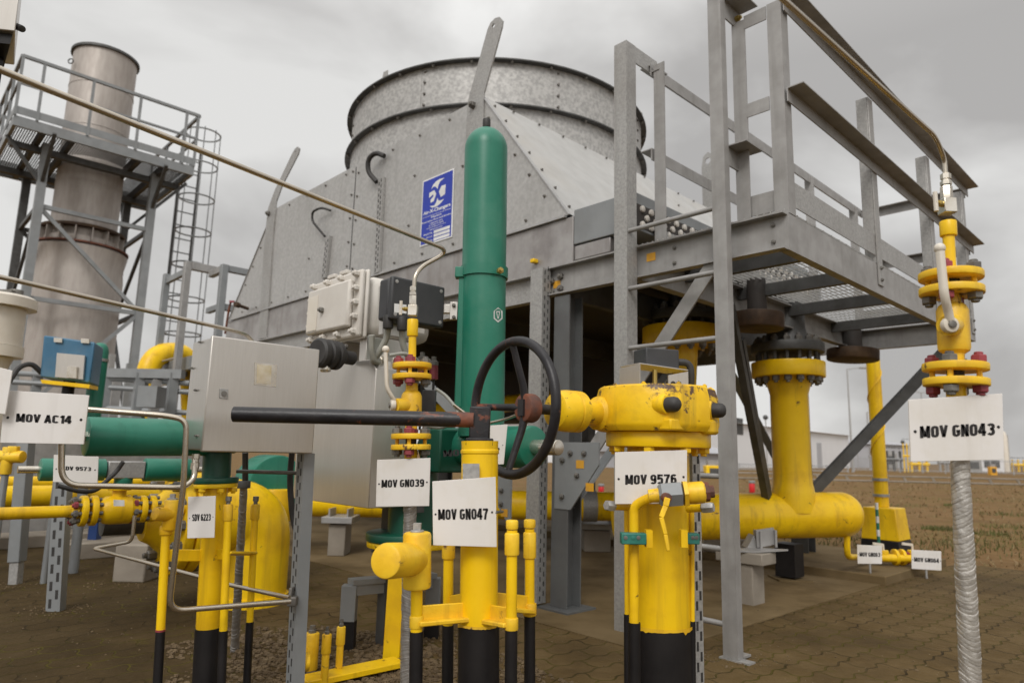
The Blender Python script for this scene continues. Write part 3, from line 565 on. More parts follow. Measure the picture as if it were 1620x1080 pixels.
# ------------------------------------------------------------------ steel frame that carries the cooler
frame = thing('support_frame', 'grey I-beam frame under the fan cooler with bolted knee braces', 'steel frame', L(1.08, .12, 0))
def channel(u0, u1, v, z0, z1, lip, m, parent, name='beam', along='u'):      # web plus two flanges standing out towards the lip side
    b = MB(); t = .009
    if along == 'u':
        b.ab(u0, u1, v, v+t, z0+t, z1-t); b.ab(u0, u1, min(v, v+lip), max(v+t, v+lip), z1-t, z1); b.ab(u0, u1, min(v, v+lip), max(v+t, v+lip), z0, z0+t)
    else:
        b.ab(v, v+t, u0, u1, z0+t, z1-t); b.ab(min(v, v+lip), max(v+t, v+lip), u0, u1, z1-t, z1); b.ab(min(v, v+lip), max(v+t, v+lip), u0, u1, z0, z0+t)
    return b.build(name, m, parent)
channel(1.335, 6.3, .15, 1.78, 1.953, -.05, GALV, frame)
channel(.75, 6.3, 3.3, 1.78, 1.953, .05, GALVD, frame)
for uu in (1.12, 2.6, 4.1, 6.2): channel(.18, 3.28, uu, 1.78, 1.95, .05, DKST, frame, along='v')
COLM = mat('shaded_column_grey', (0.13, 0.135, 0.135), 0.5, 0.15, col2=(0.10, 0.10, 0.10), nscale=4, grime=(0.07, 0.065, 0.06), grime_amt=0.5)  # column grey made darker, the shade it stands in is part of the colour
def hcol(u, v, z1, m, parent, name='column', w=.075):
    b = MB(); b.ab(u-w, u+w, v-w, v-w+.009, .02, z1); b.ab(u-w, u+w, v+w-.009, v+w, .02, z1); b.ab(u-.005, u+.005, v-w+.0095, v+w-.0095, .02, z1)
    b.ab(u-.12, u+.12, v-.12, v+.12, .009, .019); return b.build(name, m, parent)
for u, v, m in ((1.085, .15, COLM), (1.12, 3.3, DKST), (3.6, 3.3, DKST), (6.2, 3.3, DKST), (6.2, .15, DKST)): hcol(u, v, 1.776, m, frame, w=.060 if m is COLM else .075)
for (u, v) in ((1.235, .06),):
    strut('slotted_post', L(u, v, .03), L(u, v, 1.955), -DB, .07, .10, frame, GALV, .052, (.026, .008), (-.2, .2))
def brace(a, b, w, t, side, m=GALVD): MB().beam(a, b, w, t, side).build('brace', m, frame)
brace(L(1.0, .10, .70), L(.09, .10, 1.80), .075, .012, DB)
gp = MB(); gp.prism([L(1.0, .085, .55), L(.80, .085, .80), L(.80, .085, .92), L(1.12, .085, .92), L(1.12, .085, .55)], DA*.01); gp.build('gusset_plate', GREYP, frame)
for u, z in ((.9, .86), (.95, .74), (1.06, .62), (1.06, .82), (1.0, .86)): bolt(frame, L(u, .085, z), -DA, .016, .014, BOLT)
gp = MB(); gp.prism([L(1.42, .03, .42), L(1.6, .03, .60), L(1.68, .03, .90), L(1.56, .03, .95), L(1.42, .03, .75)], DA*.01); gp.build('gusset_plate', GREYP, frame)
for u, z in ((1.5, .55), (1.5, .63)): bolt(frame, L(u, .03, z), -DA, .016, .014, BOLT)
brace(L(1.55, .05, .80), L(3.0, .05, 1.77), .07, .012, DB, GREYP)
brace(L(1.1, .2, .55), L(1.1, 1.6, 1.77), .07, .012, DB, GREYP); brace(L(1.1, 3.2, .5), L(1.1, 1.8, 1.77), .07, .012, DB, GREYP)
for u, z in ((1.19, 1.885), (1.12, 1.905), (1.19, 1.815), (1.12, 1.83)): bolt(frame, L(u, .118, z), -DA, .021, .02, BOLT)
for u, z in ((1.28, 1.835), (1.155, 1.862), (.475, 1.90), (.93, .80), (.86, .68), (1.47, .50)):
    s = MB(); vv = .1185 if z > 1 else (.0835 if u < 1.2 else .0285); s.ab(u-.028, u+.028, vv-.001, vv, z-.022, z+.022); s.build('amber_sticker', STICK, frame, flat=True)
bp_ = MB(); p = PA(845, 413, .1); bp_.box(p, (.035, .04, .025), (DB, DA, DZ)); bp_.build('clamp', YEL, frame, bevel=.004)
# diagonal legs under the platform
brace(L(.62, 2.35, .62), L(-.15, 3.25, 1.79), .075, .05, DZ, DKST); brace(L(.75, 1.9, .55), L(.48, .95, 1.78), .05, .04, DB, DKST); brace(L(.76, 1.95, .55), L(.52, 1.15, 1.60), .045, .035, DB, DKST)

# ------------------------------------------------------------------ access platform with railings
plat = thing('access_platform', 'grated steel walkway with railings beside the cooler, reached by the ladder', 'platform', L(.15, 1.9, 1.79))
UR, UL, VE = -.27, .60, 3.36
channel(UR+.003, 1.33, V0, 1.79, 1.965, -.045, GALVD, plat, 'front_beam')
channel(V0, VE, UR, 1.79, 1.965, .045, GALVD, plat, 'side_beam', 'v')
channel(V0+.02, VE-.01, UL, 1.79, 1.965, -.05, GALVD, plat, 'side_beam', 'v')
channel(UR+.012, UL-.002, VE-.02, 1.79, 1.963, -.045, GALVD, plat, 'end_beam')
for v in (.64, 1.27, 1.98, 2.8): channel(UR+.01, UL-.003, v, 1.885, 1.962, .04, DKST, plat, 'cross_beam')
for (va, vb) in ((.13, 1.24), (1.25, 2.5), (2.51, 3.35)):
    b = MB(); n = int((vb-va)/.10)
    for i in range(n): b.ab(UR+.015, UL-.01, va+.03+i*.10, va+.035+i*.10, 1.988, 1.9925)
    for i in range(26): b.ab(UR+.02+i*.033, UR+.023+i*.033, va+.005, vb-.005, 1.985, 1.993)
    b.build('grating', SHEETB, plat, flat=True)
def kick(u, v0, v1):
    k = MB(); k.ab(u, u+.006, v0, v1, 2.012, 2.135); k.build('kick_plate', GALV, plat)
kick(UR, .21, VE)
kick(UL-.03, .30, 2.4)
k = MB(); k.ab(UR+.01, UL-.04, VE-.01, VE-.004, 2.012, 2.135); k.build('kick_plate', GALV, plat)
k = MB(); k.ab(UR+.06, -.05, V0+.03, V0+.036, 1.998, 2.10); k.build('kick_plate', GALVD, plat)
def post(u, v, z0, z1, sgn, m=GALVD):       # angle-section post
    b = MB(); b.ab(u, u+sgn*.07, v, v+.007, z0, z1); b.ab(u, u+sgn*.007, v+.007, v+.07, z0, z1); b.build('railing_post', m, plat)
post(UR-.002, .135, 1.968, 3.05, 1); 
for v in (1.25, 2.36, 3.26):
    b = MB(); b.ab(UR-.009, UR-.001, v, v+.075, 1.84, 2.985); b.ab(UR-.001, UR+.06, v, v+.007, 1.97, 2.985); b.build('railing_post', GALV, plat, bevel=.003)
post(-.015, .135, 1.968, 3.03, -1); post(.51, .21, 1.968, 3.06, -1); post(.57, 1.3, 1.968, 3.05, -1); post(.57, 2.35, 1.968, 3.05, -1); post(.57, 3.26, 1.968, 3.05, -1)
def rail(u, v0, v1, z, sgn, name, h=.07):   # angle rail along the walkway, its flat leg on top
    b = MB(); b.ab(u, u+.006, v0, v1, z-h, z-.006); b.ab(min(u, u+sgn*.075), max(u+.006, u+sgn*.075), v0, v1, z-.006, z); b.build(name, GALVD, plat)
rail(UR-.017, .14, 3.44, 3.055, -1, 'handrail'); rail(UR-.017, .14, 3.47, 2.585, -1, 'knee_rail')
rail(.52, .20, 3.44, 3.07, 1, 'handrail'); rail(.52, .20, 3.44, 2.56, 1, 'knee_rail')
for z, nm in ((3.045, 'handrail'), (2.57, 'knee_rail')):
    b = MB(); b.ab(UR+.0, .51, 3.42, 3.426, z-.07, z-.006); b.ab(UR, .51, 3.36, 3.426, z-.006, z); b.build(nm, GALVD, plat)
    b = MB(); b.ab(-.083, UR+.072, .133, .139, z-.07, z); b.build(nm, GALVD, plat)
for v in (1.25, 2.36, 3.26):
    for z in (1.875, 1.945): bolt(plat, L(UR-.009, v+.038, z), -DB, .011, .009, BOLT)
for u in (-.2, .33, .68):
    for z in (1.84, 1.92): bolt(plat, L(u, V0, z), -DA, .011, .009, BOLT)
# ladder-top brackets: from each ladder rail back to the platform posts
b = MB(); b.ab(.536, .545, .001, .285, 3.03, 3.128); b.build('bracket', GALV, plat)
b = MB(); b.ab(.47, .535, .205, .29, 3.022, 3.029); b.build('bracket', GALVD, plat)
for z in (3.12, 2.34):
    b = MB(); b.ab(-.030, -.022, .035, .205, z-.10, z-.007); b.ab(-.125, -.022, .035, .203, z-.006, z); b.build('bracket', GALVD, plat)
    bolt(plat, L(-.030, .155, z-.055), -DB, .016, .022, BRASS)

# ------------------------------------------------------------------ ladder
lad = thing('ladder', 'vertical galvanised ladder in front of the platform beam, behind the MOV 9576 post', 'ladder', L(.27, 0, 0))
b = MB(); b.ab(-.036, .034, -.012, .0, .012, 3.9); b.ab(-.036, -.028, .0, .034, .012, 3.9); b.build('rail', GALVD, lad)
b = MB(); b.ab(.535, .620, -.012, .0, -.0, 3.13); b.ab(.535, .545, .0, .075, .0, 3.13); b.build('rail', GALV, lad)
b = MB(); b.ab(-.036, .034, .04, .10, .009, .018); b.ab(-.09, .05, -.02, .034, .004, .011); b.build('foot_plate', GALV, lad)
b = MB(); b.ab(.545, .62, .001, .10, 3.06, 3.128); b.build('top_plate', GALVD, lad)
for i in range(7):
    z = .142+i*.3146; MB().cyl(L(.0, .006, z), L(.56, .006, z), .0125, n=14).build('rung', GALVD, lad)
# ------------------------------------------------------------------ foreground valves
def vline(x0, y0, x1, y1, Y):          # an upright axis through two measured points; returns height-by-row lookups
    return lambda y: P(lerp(x0, x1, (y-y0)/(y1-y0)), y, Y)
def down(f, y, z=0.0):                 # follow the axis down from row y to height z
    a = f(y); d = f(y+60)-a; return a+d*((z-a.z)/d.z)
def foil(a, b, r, m, name, parent, taper=.80, step=0.0085, amp=0.06, seed=1):
    rnd = random.Random(seed); a, b = Vector(a), Vector(b); l = (b-a).length; prof = []; h = 0.0
    while h < l:
        s = step*rnd.uniform(.6, 1.6); k = r*rnd.uniform(.97, 1.03); prof += [(k*.99, h), (k*1.012, h+s*.25), (k*1.004, h+s*.82), (k*(1-amp), h+s*.9), (k*(1-amp), h+s*.98)]; h += s
    prof = [(q*lerp(1.0, taper, min(hh, l)/l), min(hh, l)) for q, hh in prof]
    mb = MB(); mb.lathe(a, b-a, prof, 28)
    ax = (b-a).normalized(); x, y, _ = mb.basis(ax)
    for i, v in enumerate(mb.v):        # tilt the wraps so that they read as a spiral, and crease them
        d = v-a; h = d.dot(ax); e = d-ax*h; ang = math.atan2(e.dot(y), e.dot(x)); mb.v[i] = v+ax*(0.010*math.sin(ang+h*9))+e*(.03*math.sin(5*ang+h*70))
    return mb.build(name, m, parent, sharp=25)

def needle_valve_top(root, f, yc, u, side):    # hex fittings and a small bar-handled valve; yc = row of the top nut, u = pixels scale
    k = mpp(f(yc))
    MB().lathe(f(yc+18*u), f(yc)-f(yc+18*u), [(8.2*u*k, 0), (8.2*u*k, 6*u*k), (6*u*k, 7*u*k), (6*u*k, 9*u*k), (7.6*u*k, 10*u*k), (7.6*u*k, 18*u*k), (5*u*k, 20*u*k)], 6).build('compression_nut', FIT, root)
    MB().lathe(f(yc+40*u), f(yc+18*u)-f(yc+40*u), [(8.6*u*k, 0), (8.6*u*k, 20*u*k), (7*u*k, 22*u*k)], 6).build('hex_body', FIT, root)
    b = MB(); b.box(f(yc+52*u), (20*u*k, 20*u*k, 24*u*k)); vb = b.build('valve_block', FIT, root, bevel=.002)
    c = f(yc+50*u); d = Vector((side, -0.45, 0)).normalized()
    MB().lathe(c+d*9*u*k, d, [(5*u*k, 0), (5*u*k, 5*u*k), (4*u*k, 6*u*k), (5*u*k, 7*u*k), (5*u*k, 11*u*k), (3*u*k, 12*u*k), (3*u*k, 20*u*k)], 12).build('stem', BRASS, vb)
    e = c+d*27*u*k; MB().cyl(e+DZ*17*u*k, e-DZ*14*u*k, 3.4*u*k, n=10).build('bar_handle', CREAM, vb)

def instrument_valve(label, f, Y, up, dn, body, coll, yt, r_fl, u, handle, hub, foot, fmat, sd, tside=-1, bolts=((REDP, BOLT, REDP, BOLT), (BOLT, REDP, BOLT, REDP)), ang0=45):
    base = down(f, foot); root = thing('instrument_valve', label, 'valve', base); k = mpp(f(body[0]))
    foil(base, f(foot), HOSE*k, fmat, 'wrapped_conduit', root, seed=sd)
    MB().cyl(f(foot+6), f(dn[1]), 14*u*k, n=24).build('riser_pipe', YEL, root)
    b = MB(); c0, c1 = f(body[1]), f(body[0]); l = (c1-c0).length
    b.lathe(c0, c1-c0, [(13*u*k, -14*u*k), (14*u*k, 0), (21*u*k, 5*u*k), (22.5*u*k, 10*u*k), (22.5*u*k, l-12*u*k), (19*u*k, l-4*u*k), (14*u*k, l), (13*u*k, l+16*u*k)], 28); bo = b.build('body', YELW, root)
    axd = (f(body[0])-f(body[1])).normalized()
    for pair, rw in ((up, 0), (dn, 1)):
        for y in pair: flange(root, f(y), r_fl*k, 11.5*u*k, YELW, axd)
        pc = [f(y) for y in pair]; t = 6.5*u*k; cols = bolts[rw]
        for i in range(4):
            a = R(ang0+90*i-180); e = Vector((math.cos(a), math.sin(a), 0))*(r_fl*.70*k)
            top, bot = (pc[0], pc[1])
            MB().cyl(bot+e, top+e, 4.2*u*k, n=10).build('stud', YEL, root)
            bolt(root, top+e+axd*t, axd, 11.3*u*k, 10.5*u*k, cols[i], 'nut'); bolt(root, bot+e-axd*t, -axd, 11.3*u*k, 10.5*u*k, cols[i], 'nut')
        MB().cyl(pc[1], pc[0], 12*u*k, n=20).build('gasket_ring', RUBB, root)
    MB().cyl(f(up[0]), f(coll[0]), 8.6*u*k, n=20).build('riser_pipe', YEL, root)
    b = MB(); b.rcyl(f(coll[0]+2), f(coll[1]), 12.3*u*k, 2*u*k, 24); b.build('collar', YEL, root)
    needle_valve_top(root, f, yt, u, tside)
    # ball handle
    hb = P(*hub); d = Vector((hub[0]-lx(f, hub[1]), 0, 0)).normalized() if abs(hub[0]-lx(f, hub[1])) > 8 else Vector((0, -1, 0)); d = (d+Vector((0, -.35, 0))).normalized()
    c = f(hub[1]); b = MB(); b.cyl(c, hb-d*4*u*k, 17*u*k, 15*u*k, 24); b.build('stem_boss', YELW, root)
    b = MB(); b.rcyl(hb-d*5*u*k, hb+d*6*u*k, 12*u*k, 2*u*k, 20); b.lathe(hb+d*6*u*k, d, [(6*u*k, 0), (6*u*k, 3*u*k), (5*u*k, 3.5*u*k)], 8, 1); hd = b.build('handle_hub', [CREAM, BOLT], root)
    pts = [P(*p) for p in handle]; hn = MB(); w = (6.6 if u > .9 else 4.8)*u*k
    hn.tube(smooth(pts, .03, 5), [w*.95]*len(smooth(pts, .03, 5)), 10); h = hn.build('handle', CREAM, root)
    MB().sphere(pts[0]+DZ*5*u*k, 8*u*k, 16).build('handle_knob', CREAM, h)
    return root
def lx(f, y):
    p = f(y)-EYE; return 810+CAM_F*p.dot(RI)/p.dot(FW)
HOSE = 15.6
f43 = vline(1532, 1000, 1497, 300, 1.47)
instrument_valve('yellow flanged gauge valve on foil-wrapped pipe, above the MOV GN043 sign', f43, 1.47, (437, 461), (581, 605), (480, 560), (372, 350), 275, 45, 1.0,
                 [(1487, 398, 1.37), (1494, 468, 1.37), (1500, 492, 1.385), (1503, 506, 1.39)], (1502, 514, 1.395), 700, FOIL, 3, -1)
sign('MOV GN043', ((1438, 632), (1586, 622), (1589, 727), (1441, 730)), 1.435, 'white sign reading MOV GN043 on the foil-wrapped pipe', rect=(.105, .435, .905, .63))
HOSE = 11.8
f39 = vline(645, 1075, 653, 500, 2.55)
instrument_valve('yellow flanged gauge valve with cream ball handle, above the MOV GN039 sign', f39, 2.55, (579, 596), (690, 707), (618, 668), (530, 505), 454, 31, 0.72,
                 [(610, 556, 2.47), (612, 614, 2.47), (620, 627, 2.48), (624, 633, 2.49)], (622, 641, 2.49), 780, FOILG, 5, -1, ang0=0, bolts=((REDP, REDP, BOLT, BOLT), (BOLT, REDP, BOLT, REDP)))
sign('MOV GN039', ((596.5, 727), (681, 724), (679, 800), (594.5, 801)), 2.50, 'white sign reading MOV GN039 below the cream ball handle', rect=(.095, .43, .895, .60), dots=(.05, .945))
def impulse(pts, r, label, rad=.06):
    MB().tube(smooth([P(*p) if isinstance(p, tuple) else p for p in pts], rad, 8), r, 12).build('impulse_tube', TUBE, None, label, 'tube')
impulse([(655, 458, 2.55), (656, 436, 2.55), (668, 421, 2.57), (712, 397, 2.62), (0, 111, 1.40), (-300, -20, 1.15)], .0085, 'long bright steel tube sloping across the fan cooler from the GN039 valve', .085)
z0 = f43(276); zt = P(1491, 243, 1.47)
impulse([z0, P(1494, 252, 1.47), P(1480, 216, 1.43), P(1215, -22, .98), P(900, -320, .8)], .0052, 'thin bright tube rising overhead along the handrail from the GN043 valve', .05)
impulse([(405, 548, 2.33), (392, 530, 2.3), (374, 524, 2.24), (0, 438, 1.62), (-250, 385, 1.4)], .0065, 'bright steel tube sloping left from the top of the stainless cabinet', .05)

def sleeve_pipe(parent, f, y0, y1, r, yb, r2=None, head=None, name='side_pipe', m=YEL):
    k = mpp(f(y0)); mb = MB(); mb.cyl(f(y1), f(y0), r*k, n=20); o = mb.build(name, m, parent)
    MB().cyl(down(f, yb), f(yb), (r2 or r*1.13)*k, n=20).build('black_sleeve', BLK, parent)
    if head:
        for (ya, yb2, rr) in head: MB().rcyl(f(yb2), f(ya), rr*k, min(2.5, rr*.3)*k, 20).build('cap', YELW, o)
    return o
def arm(parent, a, b, h, m=YELW):      # bevelled angle bar
    a, b = Vector(a), Vector(b); d = (b-a).normalized(); s = d.cross(DZ).normalized()
    if s.dot(EYE-a) < 0: s = -s
    mb = MB(); mb.beam(a, b, .006, h, s); mb.beam(a-DZ*(h*.42)+s*.012, b-DZ*(h*.42)+s*.012, .028, .012, s); return mb.build('bracket', m, parent, bevel=.003)

def jag(parent, p, r, k, seed):        # ragged lower edge of the yellow paint over the black coating
    rr = random.Random(seed); n = 72; d = [rr.uniform(.5, 3.5) for _ in range(n)]; vs = []
    for i in range(n): d[i] = (d[i]+d[i-1]+d[i-2])/3+(rr.uniform(2, 8) if rr.random() < .07 else 0)
    for q in (0, 1):
        for i in range(n): a = 2*math.pi*i/n; vs.append(Vector(p)+Vector((math.cos(a), math.sin(a), 0))*(r+.0009)+DZ*(.003 if q == 0 else -d[i]*k))
    MB().add(vs, [(i, (i+1) % n, n+(i+1) % n, n+i) for i in range(n)]).build('paint_edge', YELW, parent)
# --- MOV GN047: yellow and black stand with a long black lever
f47 = vline(759, 720, 757, 1060, 1.95); k = mpp(f47(850))
st = thing('valve_stand', 'yellow and black round stand carrying the long black lever bar', 'valve stand', down(f47, 1000))
b = MB(); b.lathe(f47(987), f47(705)-f47(987), [(29.5*k, 0), (29.5*k, 260*k), (31*k, 262*k), (31*k, 266*k), (29.5*k, 268*k), (30*k, 281*k)], 36); b.build('post', YEL, st)
b = MB(); b.cyl(down(f47, 986), f47(986), 32*k, n=36); b.build('black_sleeve', BLK, st); jag(st, f47(985), 32*k, k, 5)
b = MB(); b.box(f47(672), (33*k, 33*k, 58*k)); so_ = b.build('socket', RUSTBLK, st, bevel=.004)
b = MB(); b.box(f47(699), (43*k, 43*k, 12*k)); b.build('base_plate', RUSTBLK, st, bevel=.002)
b = MB(); b.cyl(P(748, 664, 1.93), P(370, 655, 1.92), 12*k, 12.4*k, 24); lv = b.build('lever_bar', RUSTBLK, st)
b = MB(); b.cyl(P(749.5, 664, 1.93), P(707, 663, 1.93), 12.3*k, n=24); b.build('rusty_end', RUST, lv)
b = MB(); b.prism([P(732, 733, 1.885), P(758.5, 733, 1.885), P(758.5, 770, 1.885), P(732, 770, 1.885)], (0, .0012, 0)); b.build('paper_label', GALV, st)
sign('MOV GN047', ((684, 761), (784, 754), (786, 865), (685, 862)), 1.86, 'white sign reading MOV GN047 on the stand with the lever bar', rect=(.085, .44, .875, .61), dots=(.045, .935))
MB().cyl(P(784, 810, 1.86), P(795, 809, 1.92), .004, n=8).build('screw', BOLT, st)
fl1 = vline(659, 960, 658, 1070, 1.85); k1 = mpp(fl1(950))
o = sleeve_pipe(st, fl1, 925, 1000, 9.3, 998, 10.5)
tb = MB(); tb.rcyl(fl1(931), fl1(841), 22.5*k1, 5*k1, 30); te = tb.build('tee_fitting', YELW, st)
tb = MB(); tb.rcyl(P(656, 884, 1.85), P(609, 887, 1.70), 26*k1, 6*k1, 30); tb.build('plug', YELW, te)
tb = MB(); tb.box(fl1(834), (12*k1, 12*k1, 14*k1)); tb.rcyl(fl1(842), fl1(838), 11*k1, 1*k1, 20); tb.build('plug', GALV, te)
fb1 = vline(709.5, 880, 708, 1060, 2.12); sleeve_pipe(st, fb1, 850, 990, 8, 988, 9, ((850, 884, 10.5),))
fr1 = vline(810, 850, 808.5, 1050, 1.85); sleeve_pipe(st, fr1, 838, 996, 8.4, 994, 9.6, ((822, 837, 9.8), (842, 878, 11.6)))
br1 = vline(838, 850, 838, 1050, 2.1); sleeve_pipe(st, br1, 836, 976, 7.6, 974, 8.6, ((821, 835, 9.4), (841, 883, 10.2)))
for ff, ya in ((fl1, 972), (fb1, 955), (fr1, 975), (br1, 955)): arm(st, ff(ya), f47(ya-8), .045)
for ff, ya in ((fl1, 985), (fr1, 988), (br1, 965)): MB().rcyl(ff(ya+8), ff(ya-12), 11*mpp(ff(ya)), .003, 20).build('collar', YELW, st)

# --- MOV 9576: fat yellow and black post with gearbox and handwheel
f76 = vline(1042, 850, 1044, 1060, 2.3); k = mpp(f76(850))
gv = thing('geared_valve', 'fat yellow and black valve post with gearbox and black handwheel', 'valve', down(f76, 1000))
MB().cyl(f76(985), f76(705), 49*k, n=48).build('post', YEL, gv); jag(gv, f76(984), 51.5*k, k, 3)
MB().cyl(down(f76, 984), f76(984), 51.5*k, n=48).build('black_sleeve', BLK, gv)
c0 = f76(694); MB().rcyl(f76(708), f76(684), 83*k, 3*k, 56).build('flange', YEL, gv)
for i in range(8): a = R(22+45*i); bolt(gv, f76(707)+Vector((math.cos(a), math.sin(a), 0))*72*k, -DZ, 9*k, 9*k, YEL)
# gear case: plan outline with a squared stop housing to the right front
cc = P(1040, 650, 2.3); zt, zb = P(1040, 622, 2.3).z, P(1040, 682, 2.3).z
plan = []
for i in range(30):
    a = R(42+i*9.2); plan.append(Vector((math.cos(a), math.sin(a), 0))*(101*k))
plan += [Vector((.010, -.208, 0)), Vector((.185, -.075, 0)), Vector((.197, .06, 0))]
gb = MB()
def layer(z, s): return [Vector((cc.x, cc.y, z))+q*s for q in plan]
n = len(plan); lays = [layer(zb-.004, .93), layer(zb+.010, .985), layer(zb+.02, 1.0), layer(zt-.02, .985), layer(zt, .955), layer(zt+.008, .945), layer(zt+.014, .915)]
vs = [p for l_ in lays for p in l_]; fs = [(j*n+i, j*n+(i+1) % n, (j+1)*n+(i+1) % n, (j+1)*n+i) for j in range(len(lays)-1) for i in range(n)]+[tuple(range(n-1, -1, -1)), tuple(range((len(lays)-1)*n, len(lays)*n))]
gb.add(vs, fs); ge = gb.build('gearbox', YELG, gv, sharp=28)
for i in range(9): a = R(100+i*36); bolt(gv, Vector((cc.x, cc.y, zt+.012))+Vector((math.cos(a), math.sin(a), 0))*(101*k*.84), DZ, .008, .007, YELG)
b = MB(); b.box(P(1068, 672, 2.12), (.10, .05, .036), (Vector((.8, .6, 0)), Vector((-.6, .8, 0)), DZ)); b.build('stop_lug', YELG, ge, bevel=.006)
b = MB(); b.box(P(1113, 675, 2.21), (.075, .07, .05), (Vector((.8, .6, 0)), Vector((-.6, .8, 0)), DZ)); b.build('stop_lug', YELG, ge, bevel=.01)
for (x, y, Y) in ((1052, 640, 2.10), (1121, 649, 2.2)):
    p = P(x, y, Y); d = Vector((.62, -.78, 0)) if x < 1100 else Vector((.85, -.4, 0)).normalized()
    MB().rcyl(p-d*.03, p+d*.012, 15*k, 2*k, 24).build('boss', YELG, ge)
    MB().lathe(p+d*.012, d, [(11.5*k, 0), (11.5*k, .022), (10.5*k, .032), (7*k, .040), (1*k, .043)], 20).build('rubber_cap', RUBB, ge)
for x, y, s in ((1075, 637, .016),):
    MB().prism([P(1072, 636, 2.15), P(1104, 640, 2.19), P(1094, 648, 2.16), P(1084, 649, 2.15)], (0, .02, 0)).build('cast_pocket', YEL, ge)
# indicator bracket and limit switch on top
def sheetbox(pts, dirn, th, name, m, parent): return MB().prism([P(*p) for p in pts], Vector(dirn)*th).build(name, m, parent, bevel=.001)
br_ = MB(); za, zb2 = P(1012, 577, 2.2).z, P(1012, 613, 2.2).z
pa, pb = P(980, 595, 2.27), P(1012, 595, 2.17)
br_.prism([Vector((pa.x, pa.y, zb2)), Vector((pb.x, pb.y, zb2)), Vector((pb.x, pb.y, za)), Vector((pa.x, pa.y, za-.004))], (.003, .003, 0))
pc_ = P(1089, 600, 2.27); pd_ = pc_+(pa-pb)
br_.prism([Vector((pb.x, pb.y, za)), Vector((pc_.x, pc_.y, za-.006)), Vector((pd_.x, pd_.y, za-.006)), Vector((pa.x, pa.y, za))], (0, 0, .003))
e1 = pb+(pc_-pb)*.58; br_.prism([Vector((e1.x, e1.y, za-.028)), Vector((pc_.x, pc_.y, za-.009)), Vector((pc_.x, pc_.y, zb2+.001)), Vector((e1.x, e1.y, zb2+.001))], (-.002, .003, 0))
bra = br_.build('indicator_bracket', SST, gv)
MB().cyl(P(1036, 585, 2.22), P(1036, 612, 2.22), .008, n=10).build('spindle', BRASS, bra)
for x in (1065, 1074): bolt(bra, P(x, 607, 2.2), (-.3, -1, 0), .009, .008, RUSTBLK)
b = MB(); b.box(P(1038, 569, 2.30), (.125, .09, .065), (Vector((.95, .3, 0)), Vector((-.3, .95, 0)), DZ)); b.build('limit_switch', PLAST, gv, bevel=.004)
MB().tube(smooth([P(1064, 573, 2.3), P(1092, 573, 2.3), P(1094, 600, 2.3), P(1090, 630, 2.32)], .04), .012, 12).build('cable', RUBB, gv)
# bevel gear, shaft and handwheel
hc = P(831, 645, 2.06); ax = Vector((math.cos(R(37)), math.sin(R(37)), 0)); bg0 = P(886, 651, 2.14); e_ = hc+ax*((bg0-hc).dot(ax))
e_ = hc+ax*.13
b = MB(); b.lathe(e_, ax, [(.035, -.02), (.055, -.012), (.062, 0), (.066, .03), (.066, .05), (.058, .052), (.066, .058), (.066, .085), (.05, .09), (.042, .10), (.042, .16), (.055, .17), (.06, .21)], 40); bh = b.build('bevel_housing', YELG, gv)
for i in range(6): a = R(60*i+20); x_, y_, _ = MB().basis(ax); bolt(gv, e_-ax*.004+(x_*math.cos(a)+y_*math.sin(a))*.052, -ax, .006, .005, RUSTBLK)
MB().cyl(hc, e_, .016, n=20).build('shaft', RUSTBLK, gv)
DBW = Vector((-ax.y, ax.x, 0)); hw = MB(); hw.torus(hc-ax*.048, ax, .197, .0145, 64, 14); wheel = hw.build('handwheel', RUSTBLK, gv)
for (x, y) in ((810, 540), (738, 643), (803, 745)):
    pe = PL(x, y, hc-ax*.048, ax); c2 = hc-ax*.048+(pe-hc+ax*.048).normalized()*.196
    MB().tube([hc+ax*.005, lerp(hc+ax*.005, c2, .35)+ax*.006, c2], [.014, .0115, .010], 12).build('spoke', RUSTBLK, wheel)
b = MB(); b.rcyl(hc-ax*.012, hc+ax*.035, .044, .008, 30); b.box(hc-ax*.0135, (.026, .05, .012), (DBW, DZ, ax), 1); b.build('hub', [RUST, RUSTBLK], wheel)
sign('MOV 9576', ((973, 715), (1087, 711.5), (1087, 796), (973, 797)), 2.13, 'white sign reading MOV 9576 under the yellow gearbox', rect=(.14, .44, .855, .635), dots=(.05, .95))
# drain line with lever valve
k2 = mpp(P(1000, 850, 2.12))
b = MB(); dp = smooth([P(1003, 985, 2.12), P(1003, 800, 2.12), P(1022, 789, 2.10), P(1042, 784, 2.08)], .055, 8); b.tube(dp, 7.6*k2, 18); b.build('drain_pipe', YEL, gv)
fdp = vline(1003, 850, 1004, 1060, 2.12); MB().cyl(down(fdp, 984), fdp(984), 9.4*k2, n=20).build('black_sleeve', BLK, gv)
dd = Vector((.985, -.13, .10)).normalized(); pv0 = P(1042, 783, 2.07)
dv = MB(); dv.lathe(pv0-dd*.03, dd, [(.019, 0), (.021, .03)], 20); dv.build('drain_union', YELW, gv)
dv = MB(); dv.lathe(pv0, dd, [(.030, 0), (.038, .008), (.038, .066), (.03, .07)], 6); dvo = dv.build('drain_valve', GREYP, gv)
dv = MB(); dv.lathe(pv0+dd*.072, dd, [(.040, 0), (.040, .012)], 6); dv.lathe(pv0+dd*.084, dd, [(.030, 0), (.032, .01), (.032, .045), (.027, .05)], 20); dv.build('drain_union', YELW, dvo)
dv = MB(); dv.lathe(pv0+dd*.13, dd, [(.028, 0), (.028, .016), (.018, .017), (.018, .03)], 8); dv.build('plug', RUST, dvo)
